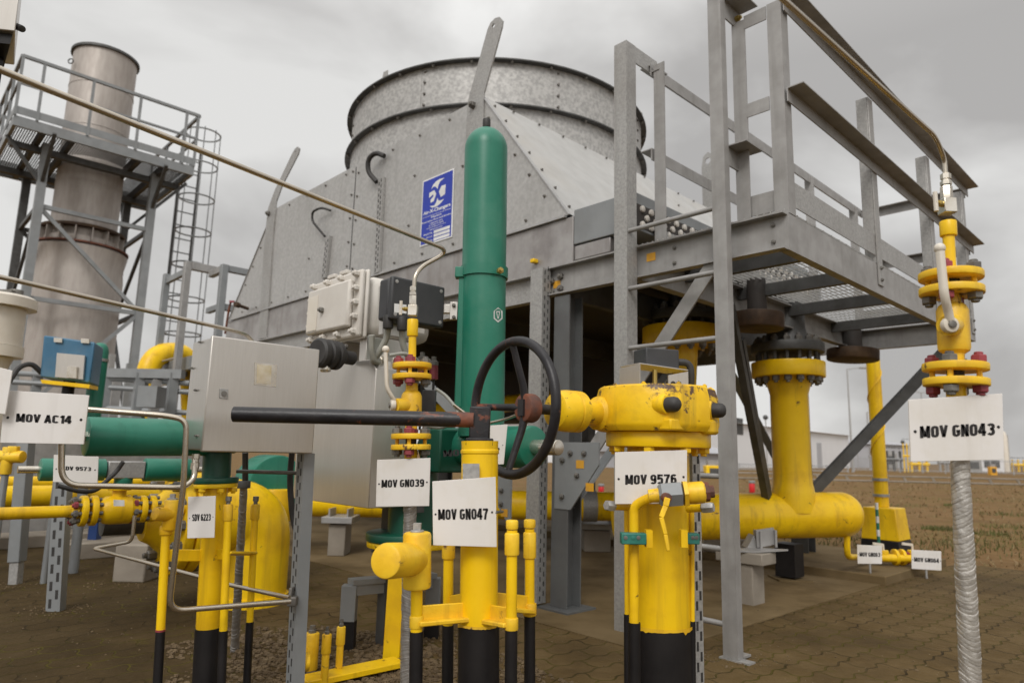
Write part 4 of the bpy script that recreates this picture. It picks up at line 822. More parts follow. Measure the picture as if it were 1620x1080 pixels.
dv = MB(); hcx = P(1055, 787, 2.0); dv.rcyl(hcx+Vector((0, .02, 0)), hcx-Vector((0, .006, 0)), .014, .003, 16); hl = dv.build('lever_hub', RUST, dvo)
lp = [P(1056, 787, 1.99), P(1053, 800, 1.985), P(1046, 818, 1.975), P(1053, 845, 1.97), P(1057, 871, 1.965)]
dv = MB()
for i in range(4): dv.beam(lp[i], lp[i+1], .017-.002*i, .006, (1, 0, 0))
dv.build('lever', YEL, dvo, bevel=.002)
for x0, x1, xa, xb in ((992, 971, 971, 959), (1088, 1110, 1110, 1129)):
    y = 801 if x0 < 1000 else 804
    a, bb = P(x0, y, 2.2), P(x1, y-1, 2.16); MB().cyl(a, bb, 6.5*k2, n=16).build('test_stub', YEL, gv)
    a, bb = P(xa, y-1, 2.16), P(xb, y-2, 2.14); MB().lathe(a, bb-a, [(7*k2, 0), (9*k2, 2*k2), (9*k2, (bb-a).length*.8), (7*k2, (bb-a).length)], 6).build('cap_nut', GALV, gv)
for x, xx, yb, yt in ((991, 992, 972, 806), (1095, 1096, 983, 808)):
    ff = vline(x, 850, xx, 1060, 2.25); kk = mpp(ff(850)); MB().cyl(ff(yb), ff(yt), 3.6*kk, n=14).build('side_pipe', YEL, gv); MB().cyl(down(ff, yb-1), ff(yb-1), 4.6*kk, n=14).build('black_sleeve', BLK, gv)
for x0, x1, Y in ((982, 1021, 2.085), (1085, 1105, 2.17)):
    m = P((x0+x1)/2, 851, Y); b = MB(); b.box(m, ((x1-x0)*k2, .035, 17*k2)); cl = b.build('pipe_clamp', TEAL, gv, bevel=.003)
    for t in ((.2, .5, .72) if x0 < 1000 else (.55, .85)): MB().lathe(P(lerp(x0, x1, t), 850, Y-.018), (0, -1, 0), [(.006, 0), (.006, .0015), (.003, .002)], 12).build('screw', BOLT if t != .5 else TEAL, cl)
    b = MB(); b.box(P(1026 if x0 < 1000 else 1081, 851, 2.09), (10*k2, .03, 26*k2)); b.build('clamp_plate', YEL, gv)
fs76 = vline(1096, 720, 1102, 1060, 2.44); strut('slotted_post', down(fs76, 1000), fs76(708), Vector((.35, -1, 0)), .032, .04, gv, GALV, .065, (.03, .008), (-.22, .22))
# ------------------------------------------------------------------ green actuator beside the handwheel
fg = vline(768, 300, 762, 640, 2.95); k = mpp(fg(450))
ga = thing('green_actuator', 'tall green cylinder with domed top standing on a green horizontal actuator', 'actuator', P(762, 745, 2.95))
h0 = f0 = fg(690); hd = (fg(205)-f0); l = (fg(238)-f0).length
prof = [(35*k, 0), (35*k, l)]+[(35*k*math.cos(R(a)), l+38*k*math.sin(R(a))) for a in range(10, 85, 10)]+[(8*k, l+38*k)]
MB().lathe(f0, hd, prof, 44).build('cylinder', GREEN, ga, sharp=50)
MB().rcyl(fg(203), fg(189), 6.5*k, 1*k, 18).build('cap', RUBB, ga)
MB().ring(fg(441), DZ, 35.3*k, 38*k, 17*k, 44).build('clamp_band', GREEN, ga)
bolt(ga, P(790, 429, 2.84), (.4, -1, 0), .015, .02, BRASS, 'clamp_bolt')
b = MB(); b.box(P(731, 533, 2.93), (15*k, .05, 218*k)); b.box(P(729, 432, 2.92), (17*k, .05, 17*k)); b.build('mounting_rail', GREEN, ga, bevel=.004)
b = MB(); b.box(P(711, 489, 2.95), (28*k, .03, 14*k)); b.box(P(718, 492, 2.92), (12*k, .02, 28*k)); arm_ = b.build('mounting_arm', SST, ga, bevel=.002)
for yy in (483, 502): bolt(arm_, P(718, yy, 2.905), (0, -1, 0), .009, .01, BOLT)
hx_ = []; hx2 = []
for i in range(6):
    a = R(60*i+30); hx_.append((788+8*math.cos(a), 498+12*math.sin(a))); hx2.append((788+6*math.cos(a), 498+9*math.sin(a)))
def on_cyl(x, y, off):         # wrap onto the green cylinder
    c = fg(y); d = ray(x, y); o = EYE-c; a_ = d.x*d.x+d.y*d.y; b_ = 2*(o.x*d.x+o.y*d.y); r = 35*k+off; c_ = o.x*o.x+o.y*o.y-r*r
    t = (-b_-math.sqrt(max(0, b_*b_-4*a_*c_)))/(2*a_); return EYE+d*t
b = MB(); b.add([on_cyl(x, y, .0015) for x, y in hx_], [tuple(range(6))]); sk = b.build('round_sticker', SIGNW, ga, flat=True)
b = MB(); b.add([on_cyl(x, y, .0025) for x, y in hx2], [tuple(range(6))]); b.build('sticker_field', GREEN, sk, flat=True)
b = MB()
for pl_ in (((784.8, 493), (786, 493), (788.4, 504), (787.4, 504)), ((790, 493), (791.2, 493), (788.8, 504), (787.8, 504)), ((785.2, 492), (791, 492), (790.5, 493.6), (785.7, 493.6))): b.add([on_cyl(x, y, .0032) for x, y in pl_], [(0, 1, 2, 3)])
b.build('sticker_emblem', SIGNW, sk, flat=True)
qa = P(846, 707, 2.74)
def Q(t): return qa+DB*t
b = MB(); b.rcyl(Q(0), Q(.34), 33*mpp(Q(.1)), .012, 40); b.rcyl(Q(.34), Q(.60), 30*mpp(Q(.3)), .008, 40); b.build('yoke_cylinder', GREEN, ga)
b = MB(); b.lathe(Q(.55), DB, [(.095, 0), (.105, .01), (.105, .10), (.095, .11)], 8); b.build('yoke_block', GRDK, ga, bevel=.004)
b = MB(); c = P(712, 713, 3.05); b.box(c, (.10, .19, .185), (DB, DA, DZ)); b.build('yoke_block', GRDK, ga, bevel=.008)
b = MB(); b.rcyl(Q(.02), Q(-.13), .030, .003, 28); b.build('piston_rod', FIT, ga)
fs_ = vline(655, 745, 652, 840, 3.1); b = MB(); b.cyl(fs_(842), fs_(735), 38*mpp(fs_(800)), n=32); b.build('pedestal', GRDK, ga)
b = MB(); b.rcyl(fs_(853), fs_(840), 72*mpp(fs_(850)), .006, 40); fo = b.build('flange', GRDK, ga)
b = MB(); b.rcyl(fs_(863), fs_(853.5), 70*mpp(fs_(850)), .006, 40); b.build('flange', YEL, ga)
for i in range(8): a = R(22+45*i); bolt(ga, fs_(863)+Vector((math.cos(a), math.sin(a), 0))*.165, -DZ, .014, .02, BOLT)
b = MB(); b.cyl(down(fs_, 864), fs_(864), .05, n=28); b.build('valve_neck', YEL, ga)
MB().tube(smooth([P(718, 640, 2.8), P(760, 672, 2.8), P(800, 663, 2.75), P(820, 655, 2.7)], .05), .006, 8).build('air_tube', TUBE, ga)
MB().tube(smooth([P(690, 615, 2.85), P(705, 625, 2.85), P(730, 655, 2.8), P(700, 678, 2.8), P(672, 673, 2.8), P(655, 668, 2.85)], .06), .007, 8).build('cable', CABLE, ga)
sign('MOV 9572', ((756, 674), (803, 671), (797, 734), (754, 736)), 2.62, 'white sign half hidden behind the lever bar stand, showing only a 2', rect=(-1.2, .56, .80, .74), dots=(.9,))

# ------------------------------------------------------------------ stainless cabinets and electrical boxes
def uv(p): q = p-O0; return q.dot(DB), q.dot(DA)
e = P(327, 620, 2.15); ue, ve = uv(e); zt_ = P(330, 533, 2.15).z; zb_ = P(322, 712, 2.15).z
u1 = uv(PA(297.5, 620, ve))[0]; v1 = uv(PB(496, 640, ue))[1]
cb = thing('control_cabinet', 'stainless cabinet with a lock and small window above the SDV 6223 sign', 'cabinet', L((ue+u1)/2, (ve+v1)/2, zb_))
b = MB(); b.ab(ue+.004, u1, ve, v1, zb_, zt_); b.build('housing', SST, cb, bevel=.005)
b = MB(); b.ab(ue-.012, ue+.003, ve-.004, v1+.004, zb_-.004, zt_+.004); dr = b.build('door', SST, cb, bevel=.004)
def onB(x, y, off=.0): return PB(x, y, ue-.012-off)
q = [onB(*c, .0015) for c in ((403, 573), (438.5, 577), (437, 612), (402, 608))]; b = MB(); b.prism(q, DB*.001); lb = b.build('label_plate', FIT, dr)
q2 = [quad_pt(q, *c)-DB*.001 for c in ((.1, .08), (.75, .08), (.75, .92), (.1, .92))]; b = MB(); b.prism(q2, DB*.0008); b.build('label_film', GLASSP, lb)
b = MB(); b.prism([onB(*c, .004) for c in ((348, 614), (361.5, 615.5), (361, 631), (347.5, 629.5))], DB*.0038); lk_ = b.build('lock', GALV, dr, bevel=.001)
b = MB(); b.cyl(onB(354.5, 622.5, .004), onB(354.5, 622.5, .007), .009, n=14); b.build('keyhole', BOLT, lk_)
for (x, y) in ((304, 582), (310, 617), (311, 689), (317, 541)):
    p = PA(x, y, ve-.002)
    b = MB(); b.cyl(p+DA*.003, p-DA*.006, .0035, n=8); b.box(p-DA*.0035, (.026, .002, .003), (DB, DA, DZ)); b.build('screw', BOLT, cb)
fus = vline(484, 720, 467, 1075, 2.45); strut('slotted_post', down(fus, 1060), fus(717), -DA, .050, .042, None, GREYP, .048, (.024, .007), (-.18, .18)).name = 'slotted_post'
tag([o for o in COL.objects if o.name.startswith('slotted_post') and o.parent is None][-1], 'grey slotted steel post under the right corner of the stainless cabinet', 'post')

e2 = P(588.5, 700, 2.85); ue2, ve2 = uv(e2); zt2 = P(577, 566, 2.85).z; zb2_ = P(586, 804, 2.85).z; ul2 = uv(PA(470, 690, ve2))[0]; vr2 = uv(PB(648, 690, ue2))[1]
cb2 = thing('instrument_cabinet', 'plain stainless cabinet with one sloping top corner behind the MOV GN039 sign', 'cabinet', L((ue2+ul2)/2, (ve2+vr2)/2, zb2_))
ch = .045; pr = [L(ue2, ve2, zb2_), L(ul2, ve2, zb2_), L(ul2, ve2, zt2), L(ue2+ch, ve2, zt2), L(ue2, ve2, zt2-ch)]
MB().prism(pr, DA*(vr2-ve2)).build('housing', SST, cb2, bevel=.003)
b = MB(); b.ab(ue2-.06, ue2+.25, vr2+.001, vr2+.05, zb2_-.02, zb2_+.12); b.ab(ue2+.2, ue2+.26, vr2+.051, vr2+.11, .0, zb2_+.1); b.build('stand', DKST, cb2)
for (x, y) in ((605, 570), (625, 572)):
    p = PL(x, y, L(ue2+ch/2, ve2+.2, zt2-ch/2), (DZ-DB).normalized()); MB().lathe(p, (DZ-DB), [(.018, 0), (.018, .012), (.013, .014), (.013, .025)], 6).build('cable_gland', FIT, cb2)
# explosion-proof casing
e3 = P(569, 480, 3.0); ue3, ve3 = uv(e3); zt3 = P(571, 424, 3.0).z; zb3 = P(568, 531, 3.0).z; ul3 = uv(PA(493, 490, ve3))[0]
ex = thing('junction_casing', 'off-white metal casing with a bolted lid beside the dark grey box', 'electrical box', L((ue3+ul3)/2, ve3+.2, zb3))
b = MB(); b.ab(ue3, ul3, ve3, ve3+.028, zb3, zt3); ld = b.build('lid', OFFW, ex, bevel=.012)
b = MB(); b.ab(ue3+.05, ul3-.008, ve3-.03, ve3-.0005, zb3+.045, zt3-.045); b.build('raised_panel', OFFW, ld, bevel=.012)
b = MB(); b.ab(ue3-.004, ul3+.004, ve3+.029, ve3+.05, zb3-.004, zt3+.004); b.build('body_flange', OFFW, ex, bevel=.010)
b = MB(); b.ab(ue3+.01, ul3-.01, ve3+.0505, ve3+.42, zb3+.012, zt3-.012); b.build('body', OFFW, ex, bevel=.05)
zz = (zt3-zb3)
for i in range(4): 
    for z in (zb3+.022, zt3-.022): bolt(ld, L(lerp(ue3+.03, ul3-.03, i/3), ve3, z), -DA, .0155, .022, OFFW)
for i in range(3):
    for u in (ue3+.024, ul3-.02): bolt(ld, L(u, ve3, lerp(zb3+.09, zt3-.09, i/2)), -DA, .0155, .022, OFFW)
b = MB(); b.ab(ul3-.022, ul3-.12, ve3-.0325, ve3-.0305, zb3+.06, zt3-.08); b.build('label_plate', CREAM, ld)
bolt(ld, L(lerp(ue3, ul3, .62), ve3-.0305, lerp(zb3, zt3, .48)), -DA, .014, .018, BOLT)
for i in range(2): b = MB(); b.ab(lerp(ue3, ul3, .3+.25*i), lerp(ue3, ul3, .45+.25*i), ve3, ve3+.026, zt3+.001, zt3+.02); b.build('hinge_lug', OFFW, ex, bevel=.004)
b = MB(); b.ab(ue3+.02, ue3+.08, ve3+.06, ve3+.3, zt2+.001, zb3+.01); b.ab(ue3+.25, ue3+.30, ve3+.06, ve3+.3, zt2+.001, zb3+.01); bk_ = b.build('bracket', SST, ex, bevel=.003)
for yy in (548, 567): bolt(bk_, P(549, yy, 2.93), -DA, .01, .012, BOLT)
c = P(530, 562, 2.88); d = (DA*.9+DB*.2).normalized(); b = MB(); b.lathe(c-d*.10, d, [(.052, 0), (.062, .008), (.062, .03), (.053, .036), (.053, .044), (.062, .05), (.062, .072), (.053, .078), (.053, .086), (.062, .09), (.062, .11), (.05, .12), (.03, .15), (.03, .2)], 32); b.build('ribbed_horn', RUBB, ex)
b = MB(); b.rcyl(P(515, 579, 2.84), P(515, 588, 2.84), .022, .004, 16); b.build('cable_gland', FIT, ex)
# black terminal box with cables
e4 = P(620, 470, 2.74); ue4, ve4 = uv(e4); zt4 = P(620, 436, 2.74).z; zb4 = P(619, 503, 2.74).z; ul4 = uv(PA(598.5, 470, ve4))[0]; vr4 = uv(PB(703, 480, ue4))[1]
tb_ = thing('terminal_box', 'dark grey plastic box with four lid screws beside the off-white casing', 'electrical box', L((ue4+ul4)/2, (ve4+vr4)/2, zb4))
b = MB(); b.ab(ue4+.028, ul4, ve4, vr4, zb4, zt4); b.build('housing', PLAST, tb_, bevel=.012)
b = MB(); b.ab(ue4, ue4+.027, ve4-.002, vr4+.002, zb4-.002, zt4+.002); l4 = b.build('lid', PLAST, tb_, bevel=.008)
for v in (ve4+.02, vr4-.02):
    for z in (zb4+.02, zt4-.02): MB().lathe(L(ue4, v, z), -DB, [(.008, 0), (.008, .002), (.005, .0025)], 12).build('screw', GALV, l4)
b = MB(); b.prism([PB(x, y, ue4-.002) for x, y in ((624, 480), (643, 482), (643, 496), (624, 494))], DB*.0015); b.build('label_plate', SIGNW, l4)
for (x, y0, y1) in ((614, 505, 520), (636, 507, 523)):
    Y = 2.78; MB().rcyl(P(x, y0-6, Y), P(x, y1, Y), 8*mpp(P(x, y0, Y)), .004, 16).build('cable_gland', RUBB, tb_)
for pts in (((614, 518), (612, 535), (598, 560), (588, 572), (600, 571)), ((636, 521), (637, 545), (644, 562), (655, 568)), ((588, 530), (588, 555), (592, 570), (598, 573))):
    MB().tube(smooth([P(x, y, 2.80+.02*i) for i, (x, y) in enumerate(pts)], .08), 5.2*mpp(P(614, 540, 2.8)), 10).build('cable', CABLE, tb_)
MB().tube(smooth([P(616, 562, 2.78), P(640, 558, 2.8), P(655, 565, 2.82), P(662, 572, 2.85)], .05), .008, 8).build('cable', CABLE, tb_)
b = MB(); b.ab(ul4+.001, ul4+.03, ve4+.03, ve4+.2, zb4-.05, zb4+.06); b.build('bracket', SST, tb_)
# red sounders and the black switch next to the gauge valve
for (x, y0, y1) in ((668, 552, 590), (686, 556, 600)):
    kk = mpp(P(x, y0, 3.1)); b = MB(); c0 = P(x, y1, 3.1); b.cyl(P(x, y1, 3.1), P(x, (y0+y1)/2, 3.1), 7*kk, n=16); 
    o = b.build('warning_lamp', REDP, None, 'small red lamp with grey cap in the dark behind the gauge valve, %s one' % ('left' if x < 680 else 'right'), 'lamp', 'red lamps behind the gauge valve')
    MB().lathe(P(x, (y0+y1)/2, 3.1), DZ, [(7.5*kk, 0), (7.5*kk, 6*kk), (4*kk, 8*kk), (4*kk, 14*kk)], 12).build('cap', BOLT, o)
    MB().cyl(Vector((c0.x, c0.y, P(x, 680, 3.1).z)), c0, 2*kk, n=8).build('stalk', RUBB, o)
b = MB(); b.box(P(679, 634, 2.72), (.052, .04, .085)); o = b.build('limit_switch', PLAST, ga, bevel=.003)

# ------------------------------------------------------------------ SDV 6223 post
f62 = vline(341, 775, 327, 1050, 2.35); k = mpp(f62(850))
sv = thing('shutdown_valve', 'yellow and black valve post bearing the SDV 6223 sign and the stainless cabinet', 'valve', down(f62, 1000))
b = MB(); b.lathe(f62(994), f62(770)-f62(994), [(17.6*k, 0), (18.4*k, 4*k), (18.2*k, 225*k)], 36); b.build('post', YEL, sv)
b = MB(); b.cyl(down(f62, 992), f62(992), 19.6*k, n=36); b.build('black_sleeve', BLK, sv)
b = MB(); b.rcyl(f62(771), f62(764.5), 33*k, 1*k, 40); b.build('flange', YEL, sv)
b = MB(); b.rcyl(f62(764), f62(755), 34*k, 1.5*k, 40); b.build('flange', GRDK, sv)
b = MB(); b.cyl(f62(757), P(344, 716, 2.35), 21.5*k, n=32); b.build('green_stub', GRDK, sv)
for i in range(6): a = R(60*i+10); bolt(sv, f62(771)+Vector((math.cos(a), math.sin(a), 0))*27*k, -DZ, 6*k, 6*k, YEL)
fa = vline(262, 850, 250, 1065, 2.25); ka = mpp(fa(900)); sleeve_pipe(sv, fa, 833, 999, 6.6, 997, 6.9, ((831, 846, 9.5),))
MB().ring(fa(998), DZ, 5.5*ka, 7.3*ka, 3*ka, 20).build('weld_ring', REDP, sv)
b = MB(); f2 = vline(270, 815, 266, 850, 2.25); b.rcyl(f2(838), f2(790), 11.5*ka, 2*ka, 24); tt = b.build('tee_fitting', YELW, sv)
b = MB(); b.rcyl(P(272, 814, 2.25), P(244, 812, 2.20), 10.5*ka, 3*ka, 24); b.build('plug', YELW, tt)
b = MB(); b.lathe(f2(790), DZ, [(8*ka, 0), (8*ka, 2*ka), (4.5*ka, 3*ka), (4.5*ka, 9*ka)], 6); b.build('plug', GALV, tt)
fb = vline(361, 800, 351, 1060, 2.28); sleeve_pipe(sv, fb, 797, 999, 5.9, 997, 6.6, ((797, 824, 7.4),)); kb = mpp(fb(900))
MB().lathe(fb(797), DZ, [(3.5*kb, 0), (3.5*kb, 4*kb), (5*kb, 5*kb), (5*kb, 12*kb)], 8).build('plug', BOLT, sv)
fc = vline(404, 800, 392, 1050, 2.5); sleeve_pipe(sv, fc, 797, 985, 5.1, 983, 5.8, ((797, 822, 6.8),)); kc = mpp(fc(900))
MB().lathe(fc(797), DZ, [(3.3*kc, 0), (3.3*kc, 4*kc), (4.8*kc, 5*kc), (4.8*kc, 12*kc)], 8).build('plug', BOLT, sv)
for a_, b_, h in ((fa(878), f62(878), .037), (fb(876), f62(876), .033), (fc(875), fb(875), .033)): b = MB(); b.beam(a_, b_, .008, h, (0, 1, 0)); b.build('bracket', YEL, sv, bevel=.002)
sign('SDV 6223', ((297.5, 785.5), (341, 784), (339, 850), (296, 851)), 2.22, 'small upright white sign reading SDV 6223 on the yellow post', rect=(.17, .42, .85, .60), dots=(.07, .93))
fh = vline(386, 765, 371, 1010, 2.66); fo_ = MB()
o = foil(G(371, 1031), fh(764), 7.3*mpp(fh(900)), FOILG, 'corrugated_conduit', None, step=.020, seed=9); tag(o, 'grey corrugated conduit rising from gravel right of the SDV 6223 post', 'conduit')
b = MB(); b.rcyl(fh(772), fh(760), 10*mpp(fh(770)), .002, 20); b.build('collar', DKST, o)
b = MB(); b.rcyl(P(374, 745, 2.45), P(475, 748, 2.5), .007, .001, 10); b.build('cross_bar', BOLT, cb)
MB().tube(smooth([P(462, 715, 2.6), P(458, 760, 2.62), P(463, 820, 2.62), P(472, 850, 2.6)], .1), .011, 10).build('cable', RUBB, cb)
MB().tube(smooth([P(388, 715, 2.62), P(388, 762, 2.66)], .1), .011, 10).build('cable', RUBB, cb)

# green horizontal cylinder along the plant axis
ca = P(344, 693, 2.36); aL = ca-DA*.60
t_ = thing('spring_cylinder', 'long green horizontal cylinder left of the stainless cabinet', 'actuator', Vector((ca.x, ca.y, ca.z-.07)))
pe = PL(135, 690, ca, DB); dl = (ca-pe).length
b = MB(); b.rcyl(pe, ca-DA*.03, .0595, .004, 44); b.build('cylinder', GREEN, t_)
b = MB(); b.lathe(pe-DA*.0, -DA, [(.017, 0), (.017, .012), (.011, .014), (.011, .03)], 6); b.build('end_nut', FIT, t_)
b = MB(); b.cyl(ca-DA*.03, ca+DA*.06, .05, n=32); b.build('end_stub', GRDK, t_)

# stainless tubing loops around the SDV 6223 post
impulse([(40, 640, 1.95), (262, 657, 2.06), (295, 664, 2.08), (291, 760, 2.09), (267, 966, 2.12), (459, 951, 2.36)], .0085, 'stainless tube bent down in front of the SDV 6223 post', .045)
impulse([(458, 945, 2.38), (365, 925, 2.55), (147, 867, 3.0), (209, 856, 2.95), (213, 815, 2.95)], .0075, 'thin stainless tube zigzagging behind the SDV 6223 post near the ground', .03)
impulse([(98, 690, 1.99), (97, 767, 2.0), (290, 771, 2.16), (308, 757, 2.19), (308, 722, 2.2)], .0085, 'stainless tube bent into a U under the green horizontal cylinder', .05)
b = MB(); b.box(P(463, 950, 2.40), (.03, .03, .03)); b.box(P(461, 937, 2.41), (.012, .03, .035)); tag(b.build('tube_clamp', BOLT, None, bevel=.003), 'small clamp holding two tubes on the grey slotted post', 'clamp')
b = MB(); k = mpp(P(308, 735, 2.2)); b.lathe(P(308, 742, 2.2), DZ, [(6.5*k, 0), (6.5*k, 10*k), (5*k, 11*k), (5*k, 16*k), (6*k, 17*k), (6*k, 24*k)], 6); b.build('compression_nut', FIT, sv)
# ------------------------------------------------------------------ left: tag signs, pipes, stack and its tower
s = sign('MOV AC14', ((8, 617), (140.5, 625), (132, 702.5), (0, 700)), 1.93, 'white sign reading MOV AC14 above the long green cylinder', rect=(.165, .43, .83, .60), dots=(.065, .94))
b = MB(); b.box(P(100, 655, 1.955), (.05, .02, .03)); b.build('mounting_clip', BOLT, s)
fap = vline(28, 700, 10, 1060, 2.02); b = MB(); b.cyl(down(fap, 1000), P(33, 690, 1.95), .007, n=10); 
s = sign('', ((-30, 574), (19, 586), (8, 655), (-36, 650)), 1.9, 'blank white sign cut off by the left edge of the picture', dots=())
b = MB(); p = P(-15, 640, 1.92); b.cyl((p.x, p.y, 0), p, .008, n=10); b.build('stake', GREYP, s)
gp_ = G(24, 924); f = vline(41, 705, 24, 924, gp_.y); k = mpp(gp_)
t_ = thing('square_post', 'grey square post with a pale lower sleeve below the MOV AC14 sign', 'post', gp_)
b = MB(); b.beam(f(640), f(888), 19*k, 19*k, (1, 0, 0)); b.build('upper_tube', GREYP, t_, bevel=.004)
b = MB(); b.beam(f(880), gp_, 14.5*k, 14.5*k, (1, 0, 0)); b.build('lower_tube', GALV, t_, bevel=.004)
gq = G(88, 966); f = vline(100, 770, 88, 966, gq.y)
o = strut('slotted_post', gq, f(735), Vector((.1, -1, 0)), 21*mpp(gq), .06, None, GREYP, .085, (.045, .014), (-.22, .22)); tag(o, 'grey slotted steel post carrying the SDV 9573 sign', 'post')
sign('SDV 9573', ((85, 719), (155.5, 722), (154, 764), (83.5, 762)), 2.93, 'white sign reading SDV 9573 on the grey slotted post', rect=(.19, .40, .85, .56), dots=(.07, .94))

# small yellow line with the flanged ball valve
a0 = P(180, 806, 3.3); ua, va = uv(a0)
def onax(x, y=806): return L(ua, uv(PB(x, y, ua))[1], a0.z)
ln = thing('yellow_line', 'thin yellow pipe with a flanged ball valve and green twin-cylinder actuator, left edge', 'pipe', Vector((a0.x, a0.y, a0.z-.1)))
k = mpp(a0)
b = MB(); b.cyl(onax(-260), onax(112), 9.6*mpp(onax(60)), n=28); b.lathe(onax(112), DA, [(9.6*k, 0), (12*k, .03)], 28); b.build('pipe', YEL, ln)
for x, r in ((131, 24), (147, 23.5), (224, 21), (239, 20.5)):
    p = onax(x); kk = mpp(p); fl = MB().rcyl(p-DA*.013, p+DA*.013, r*kk, .004, 36).build('flange', YEL, ln)
for xa, xb in ((131, 147), (224, 239)):
    p0, p1 = onax(xa), onax(xb); x_, y_, _ = MB().basis(DA)
    for i in range(8):
        e = (x_*math.cos(R(45*i+10))+y_*math.sin(R(45*i+10)))*17*mpp(p0); MB().cyl(p0+e-DA*.03, p1+e+DA*.03, .009, n=8).build('stud', BOLT, ln); bolt(ln, p0+e-DA*.03, -DA, .016, .016, REDP if i % 3 == 0 else BOLT, 'nut')
p0, p1 = onax(150), onax(221); ll = (p1-p0).length; b = MB(); b.lathe(p0, DA, [(.035, 0), (.045, ll*.1), (.062, ll*.2), (.066, ll*.35), (.066, ll*.75), (.058, ll*.8), (.05, ll*.95), (.035, ll)], 36); bd = b.build('valve_body', YEL, ln)
b = MB(); c = onax(186); b.cyl(c, c+DZ*.10, .03, n=20); b.rcyl(c+DZ*.09, c+DZ*.105, .05, .003, 24); b.build('bonnet', YEL, ln)
b = MB(); b.prism([P(180, 790, 3.2), P(197, 790.5, 3.2), P(197, 800, 3.2), P(180, 800, 3.2)], (0, -.002, 0)); b.build('paper_label', SIGNW, bd)
b = MB(); b.cyl(onax(243), onax(300), .032, n=24); b.build('pipe', YEL, ln)
ac = onax(190)+DZ*.185
b = MB(); b.rcyl(ac-DZ*.07, ac-DZ*.03, .04, .003, 24); b.build('actuator_pad', GREEN, ln)
b = MB(); b.box(ac, (.16, .08, .08), (DA, DB, DZ)); b.build('actuator_block', GALV, ln, bevel=.005)
b = MB(); b.rcyl(ac+DA*.085, ac+DA*.30, .055, .004, 32); b.build('actuator_cylinder', GREEN, ln)
b = MB(); b.rcyl(ac-DA*.085, ac-DA*.34, .050, .004, 32); b.build('actuator_cylinder', GREEN, ln)
b = MB(); b.cyl(ac+DA*.30, ac+DA*.38, .016, n=16); b.cyl(ac-DA*.34, ac-DA*.42, .016, n=16); b.build('rod', FIT, ln)
MB().tube(smooth([P(92, 768, 3.0), P(128, 778, 3.05), P(152, 776, 3.1), P(185, 745, 3.2), P(195, 730, 3.2)], .08), .010, 10).build('cable', RUBB, ln)
# second, fatter yellow pipe behind
q0 = P(60, 784, 4.6); b = MB(); b.cyl(q0-DA*4, q0+DA*.95, .068, n=32); t_ = b.build('yellow_pipe', YEL, None, 'fat yellow pipe behind the thin flanged line at the left edge', 'pipe')
b = MB(); b.rcyl(q0-DA*.62, q0-DA*.57, .11, .006, 36); b.rcyl(q0-DA*.54, q0-DA*.49, .11, .006, 36); fl = b.build('flange', YEL, t_)
for i in range(8):
    x_, y_, _ = MB().basis(DA); bolt(t_, q0-DA*.49+(x_*math.cos(R(45*i))+y_*math.sin(R(45*i)))*.088, DA, .018, .02, BOLT, 'nut')
p1 = P(75, 763, 5.0); b = MB(); b.cyl(p1-DA*3, p1+DA*1.3, .045, n=24); b.build('yellow_pipe', YEL, None, 'thinner pale-topped yellow pipe running above the fat yellow pipe on the left', 'pipe')
p1 = P(12, 722, 4.0); t_ = thing('small_valve', 'small yellow valve bonnet above the yellow pipes at the left edge', 'valve', P(12, 745, 4.0))
b = MB(); b.rcyl(p1-Vector((.12, 0, .0)), p1+Vector((.09, 0, .0)), .035, .006, 20); b.build('body', YELW, t_); b = MB(); b.rcyl(p1-DZ*.10, p1+DZ*.055, .03, .004, 16); b.rcyl(p1+Vector((.03, 0, .02)), p1+Vector((.03, 0, .06)), .03, .004, 6); b.build('bonnet', YELW, t_)
b = MB(); p = P(12, 722, 4.0)-DZ*.10; b.cyl((p.x, p.y, 0), p, .02, n=10); b.build('stem', GREYP, t_)

# big yellow elbow that dives into the ground
el = thing('pipe_elbow', 'big yellow pipe elbow bending down into the ground behind the SDV 6223 post', 'pipe', G(402, 962))
cE = P(402, 818, 3.98); rE = 57*mpp(cE); botE = Vector((cE.x, cE.y, .02)); stE = PL(303, 812, cE, DB); stE = Vector((stE.x, stE.y, cE.z))
b = MB(); pth = smooth([stE, cE+DZ*.02, botE], .40, 14); b.tube(pth, rE, 40); b.build('elbow', YEL, el, sharp=60)
b = MB(); b.ring(Vector((cE.x, cE.y, .0)), DZ, rE*.9, rE*1.06, .05, 44); b.build('base_ring', YEL, el)
b = MB(); b.rcyl(stE-DA*.05, stE, rE*1.32, .008, 48); b.rcyl(stE-DA*.11, stE-DA*.06, rE*1.32, .008, 48); b.lathe(stE-DA*.24, DA, [(.09, 0), (.11, .04), (.17, .11), (rE, .125)], 40); b.build('flange', YEL, el)
x_, y_, _ = MB().basis(DA)
for i in range(14): e_ = (x_*math.cos(R(i*360/14))+y_*math.sin(R(i*360/14)))*rE*1.16; bolt(el, stE-DA*.11+e_, -DA, .026, .045, BOLT, 'nut'); bolt(el, stE+e_, DA, .026, .045, BOLT, 'nut')
b = MB(); b.cyl(stE-DA*.24, stE-DA*.42, .055, n=28); b.build('pipe', DKST, el)
gp2 = P(440, 768, 4.4); t_ = thing('valve_casing', 'green round valve casing with a yellow lower half behind the grey slotted post', 'valve', Vector((gp2.x, gp2.y, 0)))
b = MB(); b.rcyl(gp2, gp2+DB*.25, .19, .02, 36); b.build('casing', GREEN, t_); b = MB(); b.rcyl(gp2-DZ*.02+DB*.02, gp2-DZ*.22+DB*.02, .10, .01, 24); b.cyl(Vector((gp2.x, gp2.y, .02)), gp2-DZ*.15, .07, n=20); b.build('neck', YEL, t_)
